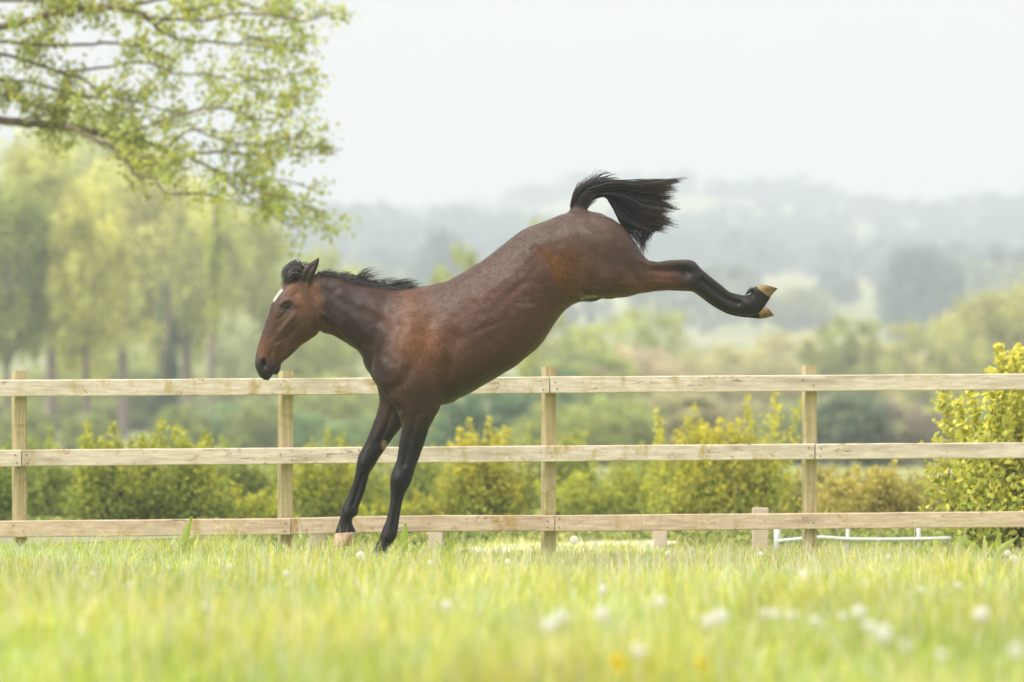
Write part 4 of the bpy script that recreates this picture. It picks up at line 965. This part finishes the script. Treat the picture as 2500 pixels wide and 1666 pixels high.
# ------------------------------------------------------------------ bushes beyond the fence
def bush(name, label, x0, x1, ytop, d, nst, nleaf, lsz, col, tip, seed, spiky=.35, group='bushes beyond the fence', zbase=None):
    r = np.random.default_rng(seed); A, B = P(x0, ytop, d), P(x1, ytop, d); w = B[0] - A[0]; cx = (A[0] + B[0]) / 2
    zg = float(terrain(cx, d)) if zbase is None else zbase; h = A[2] - zg
    root = thing(name, label, 'bush', (cx, d, zg), group); RL = np.array(root.location)
    br = Parts(); C, K, TT = [], [], []; per = max(8, int(.6 * nleaf) // nst)
    lobes = [(r.uniform(-1, 1), r.uniform(-1, 1), r.uniform(.30, .85), r.uniform(.12, .34)) for _ in range(9)]; lobes[0] = (r.uniform(-.5, .5), 0, .95, .16)
    for s in range(nst):
        lu, lv, lh, lw = lobes[s % len(lobes)]; u = lu * .8 + r.normal(0, lw); v = lv * .8 + r.normal(0, lw); hh = h * lh * (1 - .25 * abs(u)) * r.uniform(.35, 1.0)
        p0 = np.array([lu * w * .36 + r.normal(0, .05), lv * w * .2, 0]); p2 = np.array([u * w * .5, v * w * .30, hh]); p1 = (p0 + p2) / 2 + r.normal(0, .05, 3)
        path = catmull([p0, p1, p2], 5); br.add(*tube(path[:-3], np.linspace(.010, .003, len(path) - 3), 5, False))
        t = r.random(per) ** .75; idx = np.clip((t * (len(path) - 1)).astype(int), 0, len(path) - 1)
        sp = (.07 + .17 * (1 - t)) * min(1.0, h) * r.uniform(.4, 1.1)
        ctr = path[idx] + r.normal(size=(per, 3)) * sp[:, None]
        nb = 5; off = r.normal(0, .07 * h, (nb, 3)); 
        ctr += off[r.integers(0, nb, per)] * (.3 + .7 * (1 - t))[:, None]
        C.append(ctr); TT.append(t); K.append(np.full(per, r.random()))
    for s in range(int(34 + 40 * spiky)):          # young upright shoots
        lu = lobes[s % len(lobes)][0]; u = lu * .85 + r.normal(0, .22); hh = h * r.uniform(.40, 1.05) * (.62 + .38 * lobes[s % len(lobes)][2]); p0 = np.array([u * w * .42, r.uniform(-.2, .2) * w, hh * .35]); p2 = p0 + np.array([r.normal(0, .10) + .09 * u, r.normal(0, .07), hh * .65])
        path = catmull([p0, (p0 + p2) / 2 + r.normal(0, .015, 3), p2], 6); br.add(*tube(path[:-2], np.linspace(.005, .0015, len(path) - 2), 4, False)); m_ = max(60, nleaf // 110)
        t = r.random(m_); ctr = path[(t * (len(path) - 1)).astype(int)] + r.normal(size=(m_, 3)) * (.015 + .05 * (1 - t))[:, None]; C.append(ctr); TT.append(.55 + .45 * t); K.append(np.full(m_, r.uniform(.5, 1)))
    C = np.vstack(C); T_ = np.concatenate(TT); K = np.concatenate(K); keep = C[:, 2] > .01; C, T_, K = C[keep], T_[keep], K[keep]; n_ = len(C)
    k = np.clip((T_ - .45) * 1.5 + r.normal(0, .25, n_), 0, 1)[:, None]
    cols = (np.array(col) * (1 - k) + np.array(tip) * k) * (.7 + .6 * K[:, None]) * r.uniform(.75, 1.25, (n_, 1))
    V, Fs, cv = leaves(C, lsz * r.uniform(.7, 1.4, n_), lsz * (.6 if lsz > .023 else .42) * r.uniform(.7, 1.3, n_), cols, r, .2, True)
    link('stems', br.mesh('stems', True), M_bark, root); link('foliage', np_mesh('foliage', V, Fs, cv), M_leaf, root)
    return root
DG, MG, YG, OL = (.17, .245, .045), (.27, .34, .055), (.48, .47, .045), (.34, .32, .08)
bush('hedge_bush', 'broad dark green bush with yellow tips between the first two posts', 70, 545, 1000, 50, 170, 24000, .022, DG, (.50, .50, .06), 101, .8)
bush('hedge_bush', 'dark green bush cut by the left edge of the picture', -300, 45, 1040, 50, 80, 11000, .022, DG, (.26, .32, .04), 102, .5)
bush('hedge_bush', 'low dark bush left of the second fence post', 470, 720, 1165, 51, 90, 11000, .021, MG, YG, 103, .4)
bush('hedge_bush', 'loose yellow green bush between second post and horse forelegs', 660, 900, 1035, 54, 80, 10000, .022, MG, YG, 104, .7)
bush('hedge_bush', 'yellow tipped bush right behind the near foreleg', 1030, 1340, 1015, 52, 120, 17000, .022, MG, (.62, .54, .06), 105, .5)
bush('hedge_bush', 'green bush just right of the middle post', 1335, 1610, 1110, 56, 110, 15000, .022, MG, (.54, .55, .07), 106, .5)
bush('hedge_bush', 'tall spiky yellow bush left of the fourth post', 1620, 1965, 950, 50, 130, 16000, .022, MG, (.66, .59, .06), 107, 1.0)
bush('hedge_bush', 'low olive bush right of the fourth post', 1980, 2330, 1115, 48, 130, 16000, .020, OL, (.55, .48, .12), 108, .4)
bush('hedge_bush', 'small green bush behind the raised front hoof', 880, 1060, 1215, 52, 60, 7000, .021, MG, YG, 109, .4)
SB = 'second row of bushes behind the fence'
for k, (x0, x1, yt, d_, c0, c1, lb) in enumerate(((-80, 260, 1040, 66, MG, (.40, .44, .09), 'soft green bush behind the first fence post'), (430, 760, 1050, 70, MG, (.42, .45, .09), 'soft green bush behind the second fence post'), (780, 1110, 1060, 68, MG, (.44, .46, .10), 'soft green bush seen between the forelegs'),
        (1250, 1500, 1030, 72, MG, (.46, .48, .10), 'soft green bush behind the middle post'), (1480, 1760, 1060, 70, MG, (.42, .44, .09), 'soft green bush left of the spiky yellow bush'), (1880, 2120, 1125, 66, OL, (.50, .46, .14), 'soft olive bush behind the fourth post'), (2090, 2420, 1150, 64, OL, (.48, .44, .14), 'soft olive bush left of the leafy right bush'), (1000, 1260, 1070, 74, MG, (.42, .46, .10), 'soft green bush behind the near foreleg'))):
    bush('hedge_bush', lb, x0, x1, yt, d_, 90, 9000, .030, c0, c1, 140 + k, .4, SB)
rb = bush('leafy_bush', 'bright yellow green bush with large leaves at the right edge', 2300, 2960, 680, 37.2, 260, 29000, .026, (.36, .42, .08), (.68, .63, .13), 113, 1.0, None)

ru = np.random.default_rng(61); nu = 15000; du = ru.uniform(39.5, 49, nu); Xu = ru.uniform(-1, 1, nu) * (du * .1 + .6); hu = (.04 + .13 * (.5 + .5 * np.sin(Xu * 3.1 + du) * np.sin(Xu * 1.3 - du * .7)))
ku = ~((Xu > -.5 + .05 * (du - 36)) & (Xu < .85 + .07 * (du - 36)) & (du < 43)); Cu = np.stack([Xu, du, terrain(Xu, du) + hu * ru.random(nu)], 1)[ku]
cu = np.array([(.17, .22, .06), (.28, .32, .08), (.42, .43, .12)])[ru.choice(3, len(Cu), p=[.45, .35, .2])] * ru.uniform(.7, 1.3, (len(Cu), 1)); V, Fs, cv = leaves(Cu, ru.uniform(.03, .06, len(Cu)), ru.uniform(.012, .025, len(Cu)), cu, ru, 0, True)
ug = link('undergrowth', np_mesh('undergrowth', V, Fs, cv), M_leaf); ug['kind'] = 'stuff'
# ------------------------------------------------------------------ trees further off
def crown_mesh(name, seed, blobs, ncl, nleaf, lsz, sg, vert=1.0, flat=.2, hang=0):
    r = np.random.default_rng(seed); B = np.array(blobs, float); vol = B[:, 3] * B[:, 4] * B[:, 5]; k = r.choice(len(B), ncl, p=vol / vol.sum())
    dv = r.normal(size=(ncl, 3)); dv /= np.linalg.norm(dv, axis=1)[:, None]; rad = r.uniform(.35, 1, ncl) ** .5
    cc_ = B[k, :3] + dv * rad[:, None] * B[k][:, [3, 4, 5]]; kk = r.random(ncl)
    j = r.integers(0, ncl, nleaf); C = cc_[j] + r.normal(size=(nleaf, 3)) * sg * np.array([1, 1, vert])
    C[:, 2] = np.maximum(C[:, 2], .02)
    cols = np.array([1, 1, 1.0]) * (.62 + .76 * kk[j])[:, None] * r.uniform(.75, 1.25, (nleaf, 1)); cols[:, 0] *= .9 + .2 * kk[j][::-1]
    V, Fs, cv = leaves(C, lsz * r.uniform(.7, 1.4, nleaf), lsz * .62 * r.uniform(.7, 1.3, nleaf), cols, r, flat, False, hang)
    me = np_mesh(name, V, Fs, cv); me.materials.append(M_leaf); return me, cc_
def trunk_mesh(name, seed, h, rad, targets, mat, fork=0.45, wig=.02):
    r = np.random.default_rng(seed); pp = Parts(); path = catmull([(0, 0, -.05), (r.normal(0, wig), r.normal(0, wig), h * .35), (r.normal(0, wig), r.normal(0, wig), h * .7), (r.normal(0, wig), 0, h)], 4)
    pp.add(*tube(path, np.linspace(rad, rad * .3, len(path)), 9))
    for t in targets:
        u = r.uniform(fork, .95); b0 = path[int(u * (len(path) - 1))]; mid_ = (b0 + t) / 2 + np.array([0, 0, -.02])
        pp.add(*tube(catmull([b0, mid_, t], 3), np.linspace(rad * .35, rad * .08, 7), 5, False))
    me = pp.mesh(name, True); me.materials.append(mat); return me
PROTO = {}
def proto(key, seed, blobs, ncl, nleaf, lsz, sg, th, tr_, mat, vert=1.0, hang=0, nlimb=14, fork=.45):
    cm, cl = crown_mesh('crown_' + key, seed, blobs, ncl, nleaf, lsz, sg, vert, .2, hang)
    PROTO[key] = (cm, trunk_mesh('trunk_' + key, seed + 1, th, tr_, cl[:nlimb], mat, fork))
# unit height trees; x/y spread about 1
proto('willow_a', 201, [(0, 0, .66, .36, .34, .30), (-.2, 0, .55, .20, .22, .26), (.22, .05, .58, .20, .22, .26), (0, 0, .86, .22, .2, .14), (.05, 0, .36, .2, .2, .12)], 150, 15000, .0125, .034, .80, .032, M_barkp, .95, 0, 22, .35)
proto('willow_b', 205, [(0, 0, .62, .32, .30, .34), (.16, 0, .46, .22, .24, .20), (-.22, 0, .70, .18, .2, .22), (.1, 0, .85, .18, .18, .13)], 130, 13000, .0130, .036, .78, .028, M_barkp, .95, 0, 20, .35)
proto('slender', 209, [(0, 0, .80, .12, .12, .18), (.05, 0, .62, .08, .10, .2)], 40, 3000, .012, .022, .96, .026, M_barkp, 1.2, .3, 12, .5)
proto('ivy', 211, [(0, 0, .3, .16, .16, .3), (.06, 0, .62, .11, .11, .25), (-.05, 0, .85, .07, .07, .14), (-.16, 0, .2, .12, .1, .2)], 46, 5000, .013, .030, .95, .035, M_bark, 1.2, .3, 10, .4)
proto('round_a', 213, [(0, 0, .60, .40, .40, .34), (-.18, 0, .45, .28, .28, .28), (.2, 0, .48, .26, .28, .30), (.05, 0, .8, .22, .22, .17)], 150, 13000, .0135, .034, .6, .03, M_bark)
proto('round_b', 217, [(-.1, 0, .55, .36, .36, .36), (.18, 0, .52, .30, .3, .30), (0, 0, .25, .42, .4, .22)], 140, 13000, .014, .036, .5, .028, M_bark)
proto('shrub', 221, [(0, 0, .42, .50, .45, .42), (-.35, 0, .32, .32, .3, .32), (.35, 0, .34, .30, .3, .33)], 150, 12000, .017, .045, .4, .02, M_bark, 1.0, 0, 10, .15)
proto('sapling', 225, [(0, 0, .7, .20, .2, .28), (.05, 0, .45, .14, .14, .2)], 34, 2500, .015, .03, .85, .014, M_bark)
proto('dome', 233, [(0, 0, .48, .46, .46, .48), (-.2, 0, .5, .24, .3, .36), (.22, 0, .45, .24, .3, .38)], 260, 9000, .022, .05, .4, .03, M_bark)
proto('dense', 229, [(0, 0, .50, .46, .44, .46), (-.22, 0, .40, .30, .3, .36), (.24, 0, .42, .28, .3, .38)], 170, 9000, .024, .045, .4, .03, M_bark)
rt = np.random.default_rng(9)
def tree(key, x, ytop, d, wpx, col, label, group, cat='tree', name='tree', base=None, tcol=None):
    X = (x - CX) * d / F; zg = float(terrain(X, d)) if base is None else CAMZ + (HY - base) * d / F
    h = CAMZ + (HY - ytop) * d / F - zg; wm = wpx * d / F
    root = thing(name, label, cat, (X, d, zg), group)
    rz = rt.uniform(0, 6.28)
    for nm, me in (('trunk', PROTO[key][1]), ('crown', PROTO[key][0])):
        o = link(nm, me, None, root); o.scale = (wm, wm, h) if nm == 'crown' else (max(wm, .5 * h), max(wm, .5 * h), h); o.rotation_euler = (0, 0, rz)
        o.color = (*(min(1.0, v_ * ((1.15 if group == RG_ else 1.5) if d < 400 else 1.2)) for v_ in col), 1)
    return root
LG = 'pale trees standing behind the left fence'; RG_ = 'pale bushes on the right slope'
PG = (.39, .405, .14); PG2 = (.45, .45, .19); GG = (.25, .285, .085); GG2 = (.31, .34, .10); DK = (.09, .15, .075); TAN = (.48, .42, .25)
tree('willow_a', 120, 330, 205, 520, PG, 'wide pale tree above the leftmost fence post', LG)
tree('willow_b', 300, 350, 215, 500, PG2, 'pale drooping tree with pinkish trunk between the first two posts', LG)
tree('willow_b', 20, 420, 190, 330, GG, 'greener tree at the left picture edge', LG)
tree('willow_a', 460, 430, 230, 470, PG, 'pale tree behind the slender trunk', LG)
tree('willow_a', -160, 300, 215, 460, PG, 'pale tree mostly outside the left edge', LG)
tree('ivy', 408, 660, 180, 190, (.07, .11, .07), 'dark ivy clad tree left of the slender trunk', LG)
tree('slender', 522, 420, 175, 200, GG2, 'slender tree with a long bare pinkish trunk', LG)
tree('shrub', 590, 700, 195, 190, (.33, .36, .22), 'pale blossoming bush left of the horse muzzle', LG, 'bush', 'blossom_bush')
tree('willow_a', 200, 240, 300, 620, (.46, .48, .24), 'tall faint tree whose top shows through the hanging branches', LG)
tree('shrub', 150, 870, 245, 400, GG, 'green undergrowth bush behind the first fence bay', LG, 'bush', 'undergrowth_bush')
tree('shrub', 420, 880, 250, 400, (.15, .22, .08), 'dark green undergrowth bush left of the second post', LG, 'bush', 'undergrowth_bush')
tree('willow_b', 600, 480, 240, 330, (.37, .38, .13), 'pale green tree just right of the slender trunk', LG)
tree('willow_b', 390, 420, 250, 420, (.39, .40, .15), 'broad pale tree behind the ivy clad trunk', LG)
tree('willow_a', 210, 450, 190, 330, (.41, .41, .13), 'yellowish tree between the first two trunks', LG)
tree('round_b', 560, 640, 260, 300, (.26, .30, .10), 'rounded green tree low behind the slender trunk', LG)
tree('shrub', 280, 800, 240, 420, (.27, .30, .11), 'soft green thicket behind the first fence bay', LG, 'bush', 'undergrowth_bush')
for x, y, wd, lb in ((60, 955, 170, 'low green thicket left of the first trunk'), (218, 985, 160, 'low green thicket between the first two trunks'), (440, 960, 170, 'low green thicket below the ivy clad trunk'), (630, 945, 190, 'low green thicket right of the slender trunk')):
    tree('shrub', x, y, 165, wd, (.20, .235, .08), lb, LG, 'bush', 'undergrowth_bush')
GR = 'green trees behind the horse'
tree('round_a', 660, 560, 270, 330, GG, 'leafy green tree behind the horse ears', GR)
tree('round_b', 800, 545, 300, 260, GG2, 'light green tree above the horse neck', GR)
tree('round_b', 730, 700, 240, 330, GG2, 'bushy green tree behind the horse head', GR)
tree('shrub', 780, 880, 200, 420, GG, 'low green bush under the horse throat', GR, 'bush', 'undergrowth_bush')
tree('shrub', 620, 960, 170, 360, (.16, .24, .10), 'dark bush filling the bay left of the forelegs', GR, 'bush', 'undergrowth_bush')
tree('sapling', 1130, 585, 150, 260, GG2, 'thin sapling rising behind the horse back', GR)
tree('sapling', 1300, 520, 170, 220, GG2, 'thin sapling top peeping above the loins', GR)
tree('sapling', 1060, 640, 160, 240, GG2, 'small sapling top behind the withers', GR)
tree('round_a', 1060, 690, 330, 300, GG2, 'green tree hidden behind the horse back', GR)
tree('round_a', 1370, 745, 260, 300, GG2, 'green tree under the horse belly', GR)
tree('round_b', 1560, 715, 290, 330, GG2, 'round green tree below the hind legs', GR)
tree('round_a', 1450, 850, 200, 360, GG, 'green tree above the top rail right of the middle post', GR)
tree('round_b', 1290, 860, 180, 260, (.14, .22, .10), 'dark green tree behind the middle post', GR)
tree('shrub', 1560, 800, 230, 300, (.36, .32, .20), 'tan blossoming thorn below the hind legs', GR, 'bush', 'blossom_bush')
tree('shrub', 1690, 830, 250, 330, (.33, .32, .17), 'pale hawthorn right of the tan thorn', GR, 'bush', 'blossom_bush')
RGp = 'pale bushes on the right slope'
for x, y, wd, c, lb in ((1800, 800, 330, (.44, .43, .20), 'pale yellow bush below the hind hooves'), (1930, 770, 320, (.46, .44, .22), 'pale bush above the fourth post'), (2060, 735, 260, GG2, 'greener round tree right above the fourth post'),
                       (2150, 790, 330, (.46, .46, .20), 'pale yellow bush right of the fourth post top'), (2290, 740, 300, (.44, .45, .17), 'tall pale yellow bush left of the right edge'), (2420, 640, 330, (.40, .40, .13), 'tall yellow green tree at the right edge'), (2560, 600, 330, (.36, .37, .12), 'yellow green tree cut by the right edge'), (2200, 850, 320, (.48, .44, .25), 'low tan bush behind the right top rail'), (1880, 860, 300, (.46, .43, .24), 'low tan bush left of the fourth post'), (2380, 830, 320, (.44, .44, .18), 'low yellow bush behind the right leafy bush')):
    tree('round_b' if wd < 310 else 'shrub', x, y, 270 + rt.uniform(-20, 40), wd, c, lb, RGp, 'bush', 'pale_bush')
HG = 'darker hedge bushes across the middle distance'
for k, (x, y, wd, c, lb) in enumerate(((1200, 950, 330, (.10, .16, .08), 'dark hedge bush under the horse girth'), (1380, 955, 260, GG, 'green hedge bush right of the middle post'), (1500, 930, 300, (.24, .28, .09), 'olive hedge bush between the right hand rails'), (1640, 950, 320, (.30, .29, .15), 'grey green hedge bush in the third bay'),
        (1800, 945, 320, (.28, .27, .15), 'dull hedge bush left of the spiky yellow bush'), (1950, 950, 280, (.22, .25, .12), 'grey hedge bush behind the fourth post'), (2070, 955, 240, (.13, .17, .11), 'dark blue green hedge bush right of the fourth post'), (2200, 950, 260, (.20, .18, .14), 'grey brown hedge bush left of the right leafy bush'), (2350, 940, 300, GG, 'hedge bush behind the right leafy bush'), (1080, 990, 300, GG, 'hedge bush behind the forelegs'), (2520, 950, 300, GG, 'hedge bush hidden at the right edge'), (930, 985, 260, (.18, .25, .10), 'hedge bush seen below the horse chest'))):
    tree('shrub' if k % 3 else 'dense', x, y, 150 + rt.uniform(-10, 14), wd, c, lb, HG, 'bush', 'hedge_bush')
for k, (key, x, y, d_, wd) in enumerate((('round_a', -420, 420, 230, 420), ('willow_b', -640, 380, 250, 420), ('round_b', -900, 460, 210, 420), ('round_a', 2760, 620, 260, 340), ('round_b', 3000, 560, 240, 360), ('willow_a', 3250, 480, 230, 420))):
    tree(key, x, y, d_, wd, GG2 if k % 2 else PG, 'pale leafy tree beyond the %s edge of the picture' % ('left' if x < 0 else 'right'), 'trees outside the picture')
# hazy hillside trees one can pick out
HZ = 'hazy trees on the far slope'
BLT = (.055, .115, .115)  # blue of the haze put into these crowns' colour
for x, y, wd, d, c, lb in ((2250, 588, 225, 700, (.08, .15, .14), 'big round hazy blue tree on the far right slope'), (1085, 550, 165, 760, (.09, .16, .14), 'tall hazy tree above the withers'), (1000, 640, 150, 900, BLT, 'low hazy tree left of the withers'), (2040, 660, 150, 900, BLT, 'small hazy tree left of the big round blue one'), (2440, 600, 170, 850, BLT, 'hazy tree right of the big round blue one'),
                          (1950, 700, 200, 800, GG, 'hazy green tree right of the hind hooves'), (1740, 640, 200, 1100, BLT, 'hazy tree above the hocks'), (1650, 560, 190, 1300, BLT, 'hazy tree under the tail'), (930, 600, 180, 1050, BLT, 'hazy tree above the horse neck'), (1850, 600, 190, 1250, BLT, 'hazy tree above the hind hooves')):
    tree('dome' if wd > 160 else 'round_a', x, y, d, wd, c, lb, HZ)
# far woods that read as one mass
rw = np.random.default_rng(99); CC, LL_, KK = [], [], []
for k in range(2500):
    ridge_ = k < 420
    x = rw.uniform(-900, 3400); d = 2190 + rw.normal(0, 14) if ridge_ else math.sqrt(rw.uniform(780 ** 2, 2150 ** 2))
    X = (x - CX) * d / F
    open_ = math.sin(X * .012 + 1.7) * math.sin(d * .0075 + X * .004) + .35 * math.sin(X * .03 + d * .02)
    if not ridge_ and open_ > (.45 if d < 1100 else .15): continue
    h = rw.uniform(2.6, 6.2) * (1.75 if rw.random() < .16 else 1) if ridge_ else rw.uniform(5, 10); wd = h * rw.uniform(.45, .75) * (1.5 if ridge_ else 1); z = float(terrain(X, d)); nl = 46
    dv = rw.normal(size=(nl, 3)); dv /= np.linalg.norm(dv, axis=1)[:, None]; dv *= rw.uniform(.5, 1, (nl, 1)) ** .5
    CC.append(np.array([X, d, z + h * .5]) + dv * np.array([wd, wd, h * .52])); LL_.append(np.full(nl, h * .16)); KK.append(np.tile((np.array([.17, .21, .13]) if d < 1000 else np.array([.06, .115, .115])) * rw.uniform(.6, 1.5), (nl, 1)))  # distance haze painted into crown colours: paler nearer, bluish beyond
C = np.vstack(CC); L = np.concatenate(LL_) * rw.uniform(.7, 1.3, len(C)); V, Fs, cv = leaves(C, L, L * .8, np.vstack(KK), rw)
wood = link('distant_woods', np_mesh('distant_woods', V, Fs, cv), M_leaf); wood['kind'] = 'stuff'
# long house on the ridge
hd_ = 2150.0; A = P(1195, 490, hd_); B = P(1325, 520, hd_)
house = thing('distant_house', 'faint long pale building on the hazy ridge left of the tail', 'building', ((A[0] + B[0]) / 2, hd_, B[2] - 3)); HL2 = np.array(house.location)
M_wall = plain_mat('pale_render', (.62, .57, .52), .8, .05, .2); M_roof = plain_mat('slate_roof', (.30, .27, .27), .7, .1, .5); M_win = plain_mat('dark_window', (.06, .07, .08), .2, .05)
V, Fc = boxmesh((A[0], hd_, B[2] - 4), (B[0], hd_ + 8, B[2] + 2.6)); link('wall', np_mesh('wall', V - HL2, Fc), M_wall, house)
x0, x1 = A[0] - .4, B[0] + .4; z0 = B[2] + 2.6; V = np.array([[x0, hd_ - .4, z0], [x1, hd_ - .4, z0], [x1, hd_ + 8.4, z0], [x0, hd_ + 8.4, z0], [x0, hd_ + 4, A[2]], [x1, hd_ + 4, A[2]]])
rf = link('roof', np_mesh('roof', V - HL2, [np.array([[0, 1, 5, 4], [2, 3, 4, 5], [3, 2, 1, 0]]), np.array([[0, 4, 3], [1, 2, 5]])]), M_roof, house)
for k in range(2):
    xx = x0 + 5 + 9 * k; V, Fc = boxmesh((xx, hd_ + 3.4, A[2] - .5), (xx + .9, hd_ + 4.6, A[2] + 1.0)); link('chimney', np_mesh('chimney', V - HL2, Fc), M_roof, rf)
for k in range(6):
    xx = A[0] + 1.4 + k * 3.2; V, Fc = boxmesh((xx, hd_ - .05, B[2] - .2), (xx + 1.2, hd_ + .1, B[2] + 1.6)); link('window', np_mesh('window', V - HL2, Fc), M_win, house)

# ------------------------------------------------------------------ air
V, Fc = boxmesh((-4300, -75, -60), (4300, 3400, 145)); haze = link('haze', np_mesh('haze', V, Fc)); haze['kind'] = 'stuff'
M_haze = bpy.data.materials.new('haze_air'); M_haze.use_nodes = True; n = M_haze.node_tree; n.nodes.clear()
o_ = n.nodes.new('ShaderNodeOutputMaterial'); pv = n.nodes.new('ShaderNodeVolumePrincipled'); pv.inputs['Color'].default_value = (.61, .675, .82, 1); pv.inputs['Density'].default_value = 8.8e-4; pv.inputs['Anisotropy'].default_value = .1
n.links.new(pv.outputs[0], o_.inputs['Volume']); haze.data.materials.append(M_haze)
